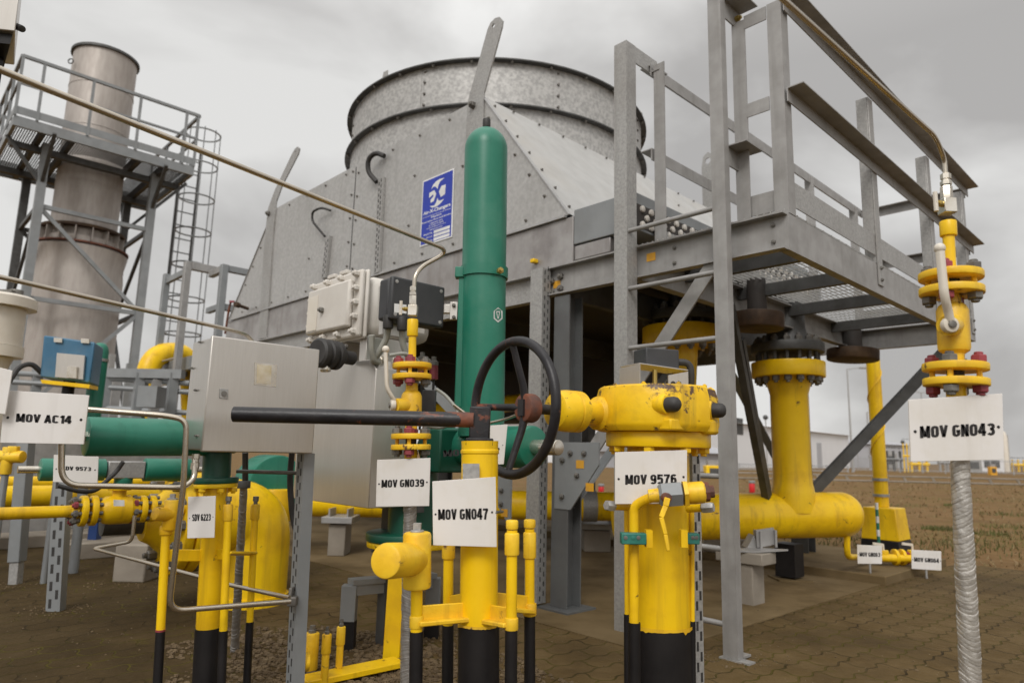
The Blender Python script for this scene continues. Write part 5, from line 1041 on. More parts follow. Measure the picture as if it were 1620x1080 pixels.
b = MB(); b.prism([P(405, 790, 4.5), P(440, 735, 4.5), P(462, 735, 4.5), P(470, 800, 4.5), P(440, 830, 4.5)], (0, .05, 0)); b.build('side_plate', YEL, t_)

# pipe along the far side of the concrete pad, with cradle
pb0 = P(470, 793, 6.0); pb1 = P(985, 801, 6.0); hp = thing('header_pipe', 'long yellow pipe on a concrete cradle under the fan cooler, grey band at its end', 'pipe', Vector((pb0.x, pb0.y, .3)))
b = MB(); b.cyl(pb0+(pb0-pb1)*.6, pb1+(pb1-pb0)*.25, .122, n=36); b.build('pipe', YEL, hp)
b = MB(); b.ring(P(921, 800, 6.0), (pb1-pb0), .123, .130, .12, 36); b.build('band', GALV, hp)
def cradle(x0, x1, ytop, yfoot, label, Y=None):
    p = G((x0+x1)/2, yfoot, .009); k = mpp(p); w = (x1-x0)*k; zt = P((x0+x1)/2, ytop, p.y).z
    t = thing('pipe_cradle', label, 'pipe support', p, 'concrete pipe supports')
    b = MB(); b.box((p.x, p.y, (zt+p.z)/2-.03), (w*.55, .22, zt-p.z-.06)); b.build('pedestal', CONC, t, bevel=.006)
    b = MB(); b.box((p.x, p.y, zt-.025), (w, .30, .05)); b.build('cap_plate', GALVD, t, bevel=.004)
    b = MB()
    for s_ in (-.3, .3): b.box((p.x+s_*w, p.y, zt+.03), (.012, .2, .06))
    b.build('saddle_plate', GALVD, t); return t
cradle(905, 980, 826, 870, 'pale concrete support under the yellow pipe, between column and ladder')
cradle(512, 560, 815, 876, 'dark concrete support under the yellow pipe, behind the grey gate frame')
cradle(640, 700, 815, 862, 'dark concrete support under the yellow pipe, behind the MOV GN039 conduit')
u0_, u1_ = P(690, 652, 6.8), P(957, 620, 7.4); b = MB(); b.tube(smooth([u0_-(u1_-u0_)*.5, u0_, u1_, u1_+Vector((.5, .6, -.2))], .2), .085, 24); b.build('yellow_pipe', YEL, None, 'yellow pipe high behind the green actuator and the handwheel', 'pipe', kind=None)
for x, y, Y, lb in ((700, 652, 6.8, 'dark steel stand under the left end of the high yellow pipe'), (930, 624, 7.3, 'dark steel stand under the high yellow pipe, beside the column')):
    b = MB(); p = P(x, y, Y); b.ab(*[c for c in (uv(p)[0]-.05, uv(p)[0]+.05, uv(p)[1]-.05, uv(p)[1]+.05)], 0.056, p.z-.09); b.build('pipe_stand', DKST, None, lb, 'pipe stand')
# concrete block and painted stub posts on the left ground
p = G(206, 920); b = MB(); b.box((p.x, p.y+.1, .115), (.20, .26, .23)); b.build('concrete_block', CONC, None, 'grey concrete block on the ground behind the zigzag tube', 'block', bevel=.01)
p = G(146, 878); b = MB(); b.box((p.x, p.y, .30), (.07, .07, .60)); b.build('square_post', BLUEK, None, 'blue square post under the flanged ball valve', 'post', bevel=.004)
for i, (x, y, w, h, d, lb) in enumerate(((60, 862, 2.6, .10, .35, 'low concrete kerb beam on the ground below the yellow pipes'), (250, 872, 1.5, .12, .3, 'low concrete kerb beam behind the concrete block'), (40, 835, 3.2, .12, .5, 'long dark concrete beam farthest back at the left'))):
    p = G(x, y); b = MB(); b.box((p.x, p.y, h/2), (w, d, h), (DA, DB, DZ)); b.build('concrete_beam', CONC, None, lb, 'beam', bevel=.01)

# grey gate frame and yellow ground valve
g0 = G(548, 1028); gk = mpp(g0); t_ = thing('pipe_guard', 'low grey bent steel frame with dark feet beside the yellow flat post', 'frame', g0)
top = P(547, 924, g0.y).z; h_ = .055
def guard_post(p): 
    b = MB(); b.box((p.x, p.y, .12+(top-.12)/2), (.065, .05, top-.12)); b.build('leg', GREYP, t_, bevel=.003)
    b = MB(); b.box((p.x, p.y, .06), (.066, .051, .12)); b.build('foot', BLK, t_)
guard_post(g0); g1 = g0+Vector((.34, .22, 0)); guard_post(g1)
b = MB(); b.beam(Vector((g0.x, g0.y, top+.012)), Vector((g1.x, g1.y, top+.012)), .07, .022, (1, -1, 0)); b.beam(Vector((g0.x+.02, g0.y-.02, top-.02)), Vector((g1.x, g1.y-.02, top-.02)), .006, .045, (1, -1, 0)); b.build('top_rail', GREYP, t_)
y0 = G(618, 1047); ky = mpp(y0); t_ = thing('ground_valve', 'yellow flat post on a yellow strip with small capped stubs, in the gravel', 'valve', y0)
b = MB(); zt = P(621, 905, y0.y).z; b.prism([Vector((y0.x-.035, y0.y, 0)), Vector((y0.x+.035, y0.y, 0)), Vector((y0.x+.042, y0.y, zt)), Vector((y0.x-.028, y0.y, zt))], (0, .05, 0)); b.build('flat_post', YEL, t_, bevel=.004)
sa, sb = G(632, 1046, .03), G(478, 1078, .03); b = MB(); b.beam(sa, sb, .09, .022, (1, .4, 0)); b.build('base_strip', YEL, t_, bevel=.003)
for x, yb, yt, r, rc, nm in ((491, 1046, 1000, 11.5, 11.5, 'valve_stub'), (513, 1072, 1002, 6, 7.5, 'capped_stub'), (536, 1056, 990, 5.5, 7, 'capped_stub')):
    p = G(x, yb, .04); kk = mpp(p); q = Vector((p.x, p.y, P(x, yt, p.y).z)); b = MB(); b.rcyl(p-DZ*.03, q, r*kk, 2*kk, 20)
    if nm == 'capped_stub': b.rcyl(lerp(q, p, .45), q, rc*kk, 1.5*kk, 20)
    o = b.build(nm, YELW, t_); MB().lathe(q, DZ, [(rc*.55*kk, 0), (rc*.55*kk, 4*kk), (rc*.4*kk, 5*kk), (rc*.4*kk, 11*kk)], 6).build('plug', BOLT, o)
p = G(488, 1046, .13); b = MB(); b.rcyl(p, p+Vector((-.05, -.03, 0)), .03, .004, 18); b.build('side_plug', YELW, t_)

# ------------------------------------------------------------------ stack with platform tower
PC = P(22, 183, 11.0); zP = PC.z
def LS(u, v, z): return Vector((PC.x, PC.y, 0))+DB*u+DA*v+DZ*z
def sab(mb, u0, u1, v0, v1, z0, z1): return mb.box(LS((u0+u1)/2, (v0+v1)/2, (z0+z1)/2), (abs(u1-u0), abs(v1-v0), abs(z1-z0)), (DB, DA, DZ))
ax_ = LS(1.575, 1.525, zP); sx_, sy_ = ax_.x, ax_.y
def row(y, x=140): return P(x, y, sy_).z
kS = mpp(ax_)
stk = thing('exhaust_stack', 'tall warm-grey steel exhaust stack rising through the tower platform', 'stack', (sx_, sy_, 0))
r1 = 45*kS; r2 = 61*kS
def sp(z): return Vector((sx_, sy_, z))
b = MB(); b.ring(sp(row(385)), DZ, r1-.03, r1, row(93)-row(385), 56); b.build('chimney', STACKM, stk)
b = MB(); b.ring(sp(row(97)), DZ, r1+.001, r1+.045, .05, 56); b.build('top_rim', DKST, stk)
for y in (150, 215, 300): b = MB(); b.ring(sp(row(y)), DZ, r1+.001, r1+.007, .02, 56); b.build('weld_seam', STACKM, stk)
b = MB(); b.ring(sp(row(372)), DZ, r1+.002, r1+.16, .05, 56); b.build('collar_ring', STEELR, stk)
b = MB(); b.lathe(sp(row(418)), DZ, [(r1+.10, 0), (r1+.08, row(385)-row(418))], 56); b.build('collar_ring', STACKM, stk)
for i in range(16): a = i*math.pi/8; e = Vector((math.cos(a), math.sin(a), 0)); b = MB(); b.box(sp((row(372)+row(392))/2)+e*(r1+.09), (.12, .02, row(372)-row(392)), (e, Vector((-e.y, e.x, 0)), DZ)); b.build('collar_rib', STACKM, stk)
b = MB(); b.lathe(sp(0), DZ, [(r2, 0), (r2, row(440)), (r2*.97, row(425)), (r1+.24, row(402)), (r1+.12, row(394))], 56); b.build('silencer_body', STACKM, stk, sharp=25)
b = MB(); b.ring(sp(row(398)), DZ, r1+.14, r1+.25, .03, 56); b.build('rust_ring', RUST, stk)
e = P(112, 97, sy_-.6); b = MB(); b.torus(e, (0, 1, 0), .05, .012, 20, 8); b.build('lifting_eye', DKST, stk)
tw = thing('stack_tower', 'grey steel tower with braced legs and a railed grating platform round the exhaust stack', 'tower', LS(1.5, 1.5, 0))
LP = {}
for nm, (u, v) in {'a': (.62, .60), 'b': (.62, 2.45), 'c': (2.53, .60), 'd': (2.53, 2.45)}.items():
    LP[nm] = (u, v); b = MB(); sab(b, u-.07, u+.07, v-.07, v+.07, 0, zP-.12); b.build('leg', GREYP if nm in 'ab' else DKST, tw)
def sbr(p, z0, q, z1, w=.09, m=GREYP): b = MB(); b.beam(LS(*LP[p], z0), LS(*LP[q], z1), w, w*.8, DZ); b.build('brace', m, tw)
zz1, zz2, zz3 = zP-1.3, zP-3.0, zP-5.2
for p, q, m in (('a', 'b', GREYP), ('b', 'd', DKST), ('c', 'd', DKST), ('a', 'c', DKST)):
    sbr(p, zz1, q, zz1, .08, m); sbr(p, zz2, q, zz2, .08, m); sbr(p, zz1, q, zz2, .07, m); sbr(q, zz2, p, zz3, .07, m); sbr(p, zz3, q, zz3, .07, m)
for nm, du, dv in (('a', -.7, 0), ('b', -.7, 0), ('b', 0, .6), ('d', 0, .6), ('a', 0, -.6), ('c', .5, 0), ('d', .5, 0)):
    u, v = LP[nm]; b = MB(); b.beam(LS(u, v, zP-.9), LS(u+du, v+dv, zP-.14), .06, .06, DZ); b.build('brace', DKST, tw)
US, VS = 3.05, 2.99
for (u0, u1, v0, v1) in ((0, .06, 0, VS), (US-.06, US, 0, VS), (.061, US-.061, 0, .06), (.061, US-.061, VS-.06, VS)):
    b = MB(); sab(b, u0, u1, v0, v1, zP-.16, zP+.02); b.build('edge_beam', GREYP, tw)
for v in (.45, .9, 2.0, 2.5): b = MB(); sab(b, .065, US-.065, v-.04, v+.04, zP-.18, zP-.02); b.build('floor_beam', DKST, tw)
for u in (.72, 2.3): b = MB(); sab(b, u-.06, u+.06, .062, VS-.062, zP-.30, zP-.185); b.build('floor_beam', DKST, tw)
cu, cv = (Vector((sx_, sy_, 0))-Vector((PC.x, PC.y, 0))).dot(DB), (Vector((sx_, sy_, 0))-Vector((PC.x, PC.y, 0))).dot(DA)
b = MB(); n = 74
for i in range(n):
    v = .07+i*(VS-.14)/n
    if abs(v-cv) < r1+.08:
        hh = math.sqrt(max(0, (r1+.08)**2-(v-cv)**2)); segs = [(.065, cu-hh), (cu+hh, US-.065)]
    else: segs = [(.065, US-.065)]
    for a_, b_ in segs:
        if b_-a_ > .02: sab(b, a_, b_, v, v+.016, zP-.012, zP+.015)
b.build('grating', DKST, tw, flat=True)
for (u0, u1, v0, v1) in ((-.012, -.002, 0, VS), (US+.002, US+.01, 0, VS), (0, US, VS+.002, VS+.01), (0, US, -.012, -.002)):
    b = MB(); sab(b, u0, u1, v0, v1, zP+.05, zP+.19); b.build('kick_plate', GREYP, tw)
for u, v in [(0, .01), (0, .33), (0, 1.1), (0, 1.9), (0, 2.75), (0, VS-.02), (.8, 0), (1.6, 0), (2.4, 0), (US, 0), (US, 1), (US, 2), (US, VS), (.9, VS), (2.0, VS)]:
    b = MB(); b.beam(LS(u, v, zP+.02), LS(u, v, zP+1.12), .045, .045, DA); b.build('railing_post', GREYP, tw)
for z, w in ((zP+1.12, .055), (zP+.62, .04)):
    for p, q in (((0, 0), (0, VS)), ((0, VS), (US, VS)), ((US, VS), (US, 0)), ((US, 0), (0, 0))):
        b = MB(); b.beam(LS(*p, z), LS(*q, z), w, w, DZ); b.build('handrail' if w > .05 else 'knee_rail', GREYP, tw)
# caged ladder
cl = P(270, 400, 15.0); lt_ = thing('caged_ladder', 'thin steel ladder with round safety hoops right of the stack tower', 'ladder', (cl.x, cl.y, 0))
zt_l = P(330, 215, 15.0).z
for s_ in (0, .42): p = cl+DA*s_; b = MB(); b.cyl((p.x, p.y, 0), (p.x, p.y, zt_l-.3), .028, n=8); b.build('rail', DKST, lt_)
for i in range(int((zt_l-.5)/.32)): b = MB(); b.cyl(Vector((cl.x, cl.y, .4+i*.32)), Vector((cl.x, cl.y, .4+i*.32))+DA*.42, .014, n=6); b.build('rung', DKST, lt_)
cc_ = cl+DA*.21-DB*.42
for i in range(8):
    z = zt_l-.05-i*.78
    if z > 1.0: b = MB(); b.torus((cc_.x+.10, cc_.y, z), DZ, .37, .018, 36, 6); b.build('hoop', GREYP, lt_)
for a in (-150, -110, -60, -20, 20): 
    e = Vector((math.cos(R(a)), math.sin(R(a)), 0))*.37; b = MB(); b.cyl(Vector((cc_.x+.10, cc_.y, zt_l-5.4))+e, Vector((cc_.x+.10, cc_.y, zt_l))+e, .012, n=6); b.build('cage_bar', GREYP, lt_)

# left end platform of the cooler with its ladder rails
lp_ = thing('end_platform', 'grey steel platform frame with ladder rails at the left end of the fan cooler', 'platform', L(8, .2, 0))
def eab(u0, u1, v0, v1, z0, z1, nm, m=GALVD): b = MB(); b.ab(u0, u1, v0, v1, z0, z1); b.build(nm, m, lp_, bevel=.004)
eab(7.54, 7.63, -.02, .06, 0, 3.2, 'ladder_rail'); eab(8.36, 8.45, -.02, .06, 0, 3.18, 'ladder_rail', GREYP)
eab(7.52, 7.60, .061, .5, 3.10, 3.2, 'bracket'); eab(7.0, 7.09, .25, .33, 1.9, 3.12, 'railing_post', GREYP); eab(7.0, 7.09, .95, 1.03, 1.9, 3.12, 'railing_post', GREYP)
for z in (3.12, 2.62): eab(7.02, 7.10, .335, 3.3, z-.08, z, 'rail', GREYP)
eab(7.02, 7.5, .26, .33, 3.03, 3.115, 'rail'); eab(7.6, 8.36, .0, .05, 3.04, 3.12, 'rail', GREYP); eab(7.11, 7.5, .27, .33, 2.55, 2.62, 'rail', GREYP)
eab(6.5, 8.5, .12, .20, 1.80, 1.97, 'beam', GREYP); eab(6.5, 8.5, 3.2, 3.28, 1.80, 1.97, 'beam', GREYP); eab(8.42, 8.5, .21, 3.19, 1.80, 1.97, 'beam', GREYP)
eab(6.52, 8.41, .21, 3.19, 1.93, 1.965, 'floor', DKST); eab(8.38, 8.5, 3.19, 3.3, 0, 1.79, 'leg', GREYP); eab(7.0, 7.08, .13, .20, 0, 1.79, 'leg', GREYP)
for i in range(6): b = MB(); b.cyl(L(7.6, .02, .3+i*.33), L(8.4, .02, .3+i*.33), .013, n=8); b.build('rung', GALV, lp_)
t_ = thing('drain_cock', 'rusty little drain cock sticking out of the left end of the fan cooler', 'valve', PA(365, 482, -.1))
b = MB(); b.cyl(PA(392, 488, .1), PA(372, 481, -.08), .018, n=12); b.rcyl(PA(378, 483, -.03), PA(372, 481, -.08), .03, .004, 12); b.build('nozzle', STEELR, t_); b = MB(); b.tube([PA(365, 478, -.1), PA(362, 490, -.1), PA(356, 528, -.1)], .012, 8); b.build('drain_tube', RUST, t_); b = MB(); b.box(PA(367, 477, -.1), (.05, .02, .02)); b.build('cap', REDP, t_)

# cream valve drum and cabinet at the left edge
d0 = P(-8, 520, 5.2); kd = mpp(d0); t_ = thing('actuator_drum', 'cream drum-shaped valve actuator cut by the left edge of the picture', 'actuator', (d0.x, d0.y, 0))
def dz(y): return P(-8, y, 5.2).z
dp_ = Vector((d0.x, d0.y, 0))
b = MB(); b.lathe(dp_, DZ, [(38*kd, dz(546)), (38*kd, dz(487))], 40); b.build('drum', CREAM, t_)
b = MB(); b.lathe(dp_, DZ, [(52*kd, dz(486.5)), (52*kd, dz(472)), (46*kd, dz(468))], 40); b.build('rim', CREAM, t_); b = MB(); b.lathe(dp_, DZ, [(42*kd, dz(564)), (42*kd, dz(547))], 40); b.build('rim', CREAM, t_)
b = MB(); b.lathe(dp_, DZ, [(30*kd, 0.0), (30*kd, dz(640)), (18*kd, dz(600)), (30*kd, dz(564.5))], 32); b.build('base', CREAM, t_)
b = MB(); b.rcyl(dp_+DZ*dz(471.5)+DA*.1, dp_+DZ*dz(455)+DA*.1, .05, .005, 16); b.box(dp_+DZ*dz(461)+DA*.0, (.2, .04, .03)); b.build('top_valve', BOLT, t_)
c0 = P(8, 20, 2.2); kc = mpp(c0); t_ = thing('hanging_cabinet', 'stainless cabinet corner on a black post at the top left corner', 'cabinet', P(-20, 60, 2.2))
b = MB(); b.prism([P(-80, -60, 2.2), P(36, -60, 2.2), P(24, 50, 2.2), P(-80, 38, 2.2)], (-.16, .22, 0)); b.build('housing', SST, t_, bevel=.004)
b = MB(); b.prism([P(-80, 39, 2.22), P(21, 50.5, 2.22), P(16, 70, 2.22), P(-80, 60, 2.22)], (-.14, .16, 0)); b.build('bracket', BLK, t_)
pp = P(-8, 90, 2.3); b = MB(); b.beam(Vector((pp.x, pp.y, 0)), P(-8, 58, 2.3), .05, .05, (1, 0, 0)); b.build('post', BLK, t_)
b = MB(); b.rcyl(P(26, 42, 2.26), P(35, 46, 2.22), .012, .002, 12); b.build('knob', RUBB, t_)

# blue box on post, green bottle, yellow loop, distant steelwork
bb = P(100, 568, 4.4); kb_ = mpp(bb); t_ = thing('blue_box', 'blue enamelled box with a steel cover plate on a black post', 'box', (bb.x, bb.y, 0))
ub, vb = uv(bb); b = MB(); b.prism([P(69, 530, 4.3), P(150, 541, 4.3), P(142, 606, 4.3), P(63, 596, 4.3)], (-.09, .25, 0)); b.build('housing', BLUEP, t_, bevel=.01)
b = MB(); b.prism([P(90, 558, 4.28), P(134, 562, 4.28), P(131, 600, 4.28), P(87, 596, 4.28)], (0, .012, 0)); cv_ = b.build('cover_plate', SST, t_)
b = MB(); b.prism([P(106, 579, 4.262), P(121, 580, 4.262), P(120, 598, 4.262), P(105, 597, 4.262)], (0, .015, 0)); b.build('cable_entry', FIT, cv_)
for x in (91, 134): b = MB(); b.prism([P(x-6, 531+x*.03, 4.285), P(x+7, 532+x*.03, 4.285), P(x+7, 539+x*.03, 4.285), P(x-6, 538+x*.03, 4.285)], (0, .012, 0)); b.build('hinge', FIT, t_)
b = MB(); b.prism([P(64, 600, 4.25), P(142, 608, 4.25), P(141, 614, 4.25), P(66, 606, 4.25)], (-.03, .14, 0)); b.build('base_plate', YEL, t_)
q = P(110, 600, 4.34); b = MB(); zq = P(110, 598, 4.34).z; b.cyl((q.x, q.y, zq-.22), (q.x, q.y, zq), .035, n=16); b.build('cable_sleeve', BLK, t_); b = MB(); b.cyl((q.x, q.y, 0), (q.x, q.y, zq-.221), .018, n=12); b.build('post', GREYP, t_)
MB().tube(smooth([P(14, 604, 4.2), P(30, 580, 4.25), P(50, 574, 4.3), P(66, 590, 4.35)], .2), .016, 8).build('cable', RUBB, t_)
gb_ = vline(158, 560, 152, 650, 4.7); kg = mpp(gb_(600)); z_ = gb_(556); t_ = thing('green_cylinder', 'upright green cylinder with a grey band behind the blue box', 'actuator', down(gb_, 640))
b = MB(); p0 = down(gb_, 640); zc_ = gb_(672).z; b.cyl((z_.x, z_.y, 0), (z_.x, z_.y, zc_), .03, n=12); b.build('stand', GREYP, t_); b = MB(); b.lathe(Vector((z_.x, z_.y, 0)), DZ, [(12.5*kg, zc_+.002), (12.5*kg, z_.z), (11*kg, z_.z+.03), (8*kg, z_.z+.05), (4*kg, z_.z+.06)], 28); b.build('cylinder', GREEN, t_)
b = MB(); b.ring((z_.x, z_.y, gb_(572).z), DZ, 12.6*kg, 13.6*kg, .02, 28); b.build('band', GALV, t_)
yl = [P(236, 640, 9), P(236, 560, 9), P(300, 556, 9.6), P(330, 600, 9.8)]; b = MB(); b.tube(smooth([Vector((yl[0].x, yl[0].y, 0)), yl[1], yl[2], Vector((yl[3].x, yl[3].y, 0))], .55, 10), .14, 24); b.build('yellow_loop', YEL, None, 'yellow pipe loop rising behind the grey ladder rails', 'pipe')
rs = random.Random(4)
STW = [(60, 590, 640, 9, .10), (186, 590, 640, 8.5, .16), (205, 575, 650, 10, .12), (232, 585, 650, 8, .10), (178, 560, 650, 11, .14), (248, 600, 650, 7.5, .14)]
STL = ['slim grey column behind the blue box', 'stout grey column right of the green bottle', 'dark grey column beside the yellow loop', 'grey column under the yellow loop', 'pale grey column behind the green bottle', 'stubby grey column left of the stainless cabinet']
for (x, yt, yb, Y, w), lb in zip(STW, STL):
    p = P(x, yt, Y); b = MB(); b.box((p.x, p.y, p.z/2), (w*.6, w*.6, p.z), (DB, DA, DZ)); b.build('steel_column', rs.choice([GREYP, GALVD, DKST]), None, lb, 'column')
fr_ = thing('pipe_rack', 'grey steel pipe rack with thin pipes behind the long green cylinder', 'pipe rack', P(210, 700, 7.5))
for x in (170, 222, 275, 60): p = P(x, 590, 7.5); b = MB(); b.box((p.x, p.y, p.z/2), (.09, .09, p.z), (DB, DA, DZ)); b.build('upright', GREYP, fr_)
for y in (598, 612, 645): a_, b_ = P(20, y-8, 7.45), P(300, y+8, 7.55); b = MB(); b.cyl(a_, b_, .03, n=10); b.build('pipe', GREYP, fr_)
b = MB(); b.beam(P(55, 588, 7.5), P(290, 592, 7.5), .10, .10, DZ); b.build('crossbeam', GREYP, fr_)
b = MB(); b.box(P(240, 628, 7.2), (.2, .2, .22)); b.build('junction_box', GREYP, fr_)
b = MB(); p = P(120, 705, 6.5); b.box((p.x, p.y, .5), (2.6, .5, 1.0), (DA, DB, DZ)); b.build('equipment_skid', GALVD, None, 'long grey equipment casing behind the SDV 9573 sign', 'machine', bevel=.02)
# ------------------------------------------------------------------ right: header with risers under the walkway
hd = thing('yellow_header', 'fat yellow header pipe with a domed end and two flanged risers under the walkway', 'pipe', P(1250, 816, 5.0))
ha, hb_ = P(1085, 817, 4.95), P(1330, 813.5, 5.05); hdx = (hb_-ha).normalized(); rH = 35.5*mpp(ha)
cap = [(rH*math.cos(R(a)), (hb_-ha).length+rH*.95*math.sin(R(a))) for a in range(0, 86, 8)]+[(.004, (hb_-ha).length+rH*.95)]
b = MB(); b.lathe(ha-hdx*.5, hdx, [(rH, 0)]+[(r, h+.5) for r, h in cap], 56); b.build('header', YEL, hd, sharp=50)
b = MB(); b.ring(hb_-hdx*.14, hdx, rH*.99, rH*1.008, .018, 56); b.build('weld_seam', YEL, hd)
def riser(x, Yr, wpx, ytop, cone, fy, fw, label=None):
    c = P(x, 780, Yr); k = mpp(c); r = wpx/2*k
    z = lambda y: P(x, y, Yr).z
    b = MB(); b.lathe(Vector((c.x, c.y, ha.z+.05)), DZ, [(r*1.13, 0), (r*1.13, rH*.75), (r*1.09, rH*1.0), (r*1.03, rH*1.25), (r, rH*1.7), (r, z(cone)-ha.z-.05), (r*1.18, z(fy[1]+8)-ha.z-.05), (r*1.2, z(fy[1])-ha.z-.05)], 48); b.build('riser', YEL, hd, sharp=50)
    b = MB(); b.rcyl(Vector((c.x, c.y, z(fy[1]))), Vector((c.x, c.y, z(fy[0]))), fw/2*k, .008, 52); b.build('flange', YEL, hd)
    b = MB(); b.rcyl(Vector((c.x, c.y, z(fy[3]))), Vector((c.x, c.y, z(fy[2]))), fw/2*k, .008, 52); b.build('flange', DKST, hd)
    b = MB(); b.lathe(Vector((c.x, c.y, z(fy[2]))), DZ, [(r*1.25, 0), (r*1.1, .06), (r, .12), (r, max(.14, 2.0-z(fy[2])))], 40); b.build('neck', DKST, hd)
    for i in range(16):
        e = Vector((math.cos(R(22.5*i)), math.sin(R(22.5*i)), 0))*fw/2*k*.82; p = Vector((c.x, c.y, z(fy[0])))+e; q = Vector((c.x, c.y, z(fy[3])))+e
        MB().cyl(p, q, .014, n=8).build('stud', DKST, hd); bolt(hd, Vector((c.x, c.y, z(fy[1])))+e, -DZ, .026, .035, BOLT, 'nut'); bolt(hd, Vector((c.x, c.y, z(fy[2])))+e, DZ, .026, .035, BOLT, 'nut')
riser(1254.5, 5.0, 58, 600, 625, (574, 598, 545, 560), 113)
riser(1083, 4.75, 42, 600, 612, (519, 548, 497, 512), 128)
b = MB()
for x, y0, y1, r, Y in ((1349, 553, 570, 38, 5.6), (1198, 496, 521, 40, 4.3)):
    k = mpp(P(x, y1, Y)); o = MB().rcyl(P(x, y1, Y), P(x, y0, Y), r*k, .01, 44).build('blind_flange', STEELR, cool)
    MB().lathe(P(x, y0, Y), DZ, [(r*.38*k, 0), (r*.36*k, max(.05, 2.0-P(x, y0, Y).z))], 28).build('nozzle', SHADOWST, o)
p = P(1340, 842, 5.0); b = MB(); b.tube(smooth([p, P(1340, 880, 5.02), P(1354, 881, 5.25), P(1376, 881, 5.5)], .08), .022, 14); b.build('drain_pipe', YEL, hd)
# steel leg and concrete pedestal below
p = G(1250, 916, .009); t_ = thing('pipe_support', 'black steel column on a base plate under the yellow header', 'pipe support', p)
b = MB(); hz = ha.z-rH-.02
b.box((p.x, p.y, (hz+p.z)/2+.012), (.145, .145, hz-p.z-.025), (DA, DB, DZ)); b.build('column', BLK, t_); b = MB(); b.box((p.x, p.y, p.z+.006), (.24, .22, .012)); b.build('base_plate', SLABM, t_)
p = G(1187, 955, .009); t_ = thing('concrete_pedestal', 'T-shaped concrete pedestal with a steel cradle under the yellow header', 'pipe support', p)
kp = mpp(p); zt = P(1187, 872, p.y).z; b = MB(); b.box((p.x, p.y+.06, (zt-.07)/2), (.145, .16, zt-.07), (DA, DB, DZ)); b.build('stem', CONC, t_, bevel=.006)
b = MB(); b.box((p.x, p.y+.06, zt-.035), (.18, .30, .068), (DA, DB, DZ)); b.build('cap', CONC, t_, bevel=.006)
b = MB(); b.prism([P(1135, 871, p.y+.0), P(1196, 874, p.y-.06), P(1247, 871, p.y+.0), P(1190, 868, p.y+.10)], (0, 0, .010)); b.build('bearing_plate', GALVD, t_)
b = MB(); b.prism([P(1196, 838, p.y+.05), P(1224, 834, p.y+.08), P(1226, 861, p.y+.08), P(1198, 866, p.y+.05)], (.0, .012, 0)); b.box(P(1199, 852, p.y+.1), (.012, .12, .10)); b.box(P(1222, 850, p.y+.12), (.012, .12, .10)); b.prism([P(1182, 866, p.y+.08), P(1193, 846, p.y+.08), P(1200, 866, p.y+.08)], (0, .1, 0)); b.build('cradle', GALVD, t_)
p = G(1165, 886, .009); b = MB(); b.box((p.x, p.y, .13), (.5, .2, .13), (DB, DA, DZ)); tag(b.build('concrete_beam', CONC, None, bevel=.008), 'low concrete beam on the slab behind the ladder', 'beam')
# flanged drain valve and its two tag signs
YV = 5.5
c = P(1425, 881, YV); t_ = thing('drain_valve', 'small yellow flanged drain valve low on the ground between the GN063 and GN064 signs', 'valve', (c.x, c.y, .05))
b = MB(); b.cyl(P(1372, 881, YV), P(1452, 884, YV-.05), .03, n=18); b.build('pipe', YEL, t_)
for x in (1416, 1427): p = P(x, 881, YV); b = MB(); b.rcyl(p-Vector((.012, 0, 0)), p+Vector((.012, 0, 0)), .062, .004, 28); b.build('flange', YEL, t_)
for i in range(4): e = Vector((0, math.cos(R(45+90*i)), math.sin(R(45+90*i))))*.047; bolt(t_, P(1430, 881, YV)+e, (1, 0, 0), .014, .02, REDP, 'nut')
for x in (1398, 1444): p = P(x, 877, YV); b = MB(); b.rcyl(p-DZ*.03, p+DZ*.035, .036, .005, 18); b.build('valve_body', YEL, t_); b = MB(); b.beam(p+DZ*.075, p+DZ*.085+Vector((-.09, -.02, 0)), .02, .008, DZ); b.cyl(p+DZ*.03, p+DZ*.08, .008, n=8); b.build('lever', CREAM, t_)
s = sign('MOV GN063', ((1356, 861), (1395.5, 863), (1395.5, 891.5), (1357, 891)), 5.08, 'small white sign reading MOV GN063 left of the drain valve', rect=(.08, .38, .92, .62), dots=(.03, .97)); q_ = P(1376, 890, 5.09); b = MB(); b.cyl((q_.x, q_.y, .066), q_, .008, n=8); b.build('stake', GALV, s)
s = sign('MOV GN064', ((1442, 869), (1489, 871.5), (1489.5, 902), (1442.5, 899)), 5.30, 'small white sign reading MOV GN064 right of the drain valve', rect=(.08, .38, .92, .62), dots=(.03, .97)); q_ = P(1465, 899, 5.31); b = MB(); b.cyl((q_.x, q_.y, .004), q_, .008, n=8); b.build('stake', GALV, s)
# yellow-black block with the tall yellow pole
p = G(1403, 874); kb2 = mpp(p); t_ = thing('pole_base', 'tapered concrete block, yellow above black, carrying the tall yellow pole', 'block', p)
def frus(z0, z1, w0, w1, m, nm):
    vs = [p+DB*sx*w*.5+DA*sy*w*.5+DZ*z for z, w in ((z0, w0), (z1, w1)) for sx, sy in ((-1, -1), (1, -1), (1, 1), (-1, 1))]
    MB().add(vs, [(3, 2, 1, 0), (4, 5, 6, 7), (0, 1, 5, 4), (1, 2, 6, 5), (2, 3, 7, 6), (3, 0, 4, 7)]).build(nm, m, t_, bevel=.008)
zm, zt = P(1403, 852, p.y).z, P(1403, 802, p.y).z; frus(0, zm, .36, .335, BLK, 'black_foot'); frus(zm+.001, zt, .334, .285, YEL, 'yellow_block')
pt = P(1385, 480, p.y); t2 = thing('yellow_pole', 'tall thin yellow pole standing on the tapered block', 'pole', Vector((p.x-.02, p.y, zt)))
b = MB(); b.cyl(Vector((p.x-.02, p.y, zt+.002)), Vector((p.x-.02, p.y, P(1383, 545, p.y).z)), 10.5*kb2, n=24); b.build('pole', YEL, t2)
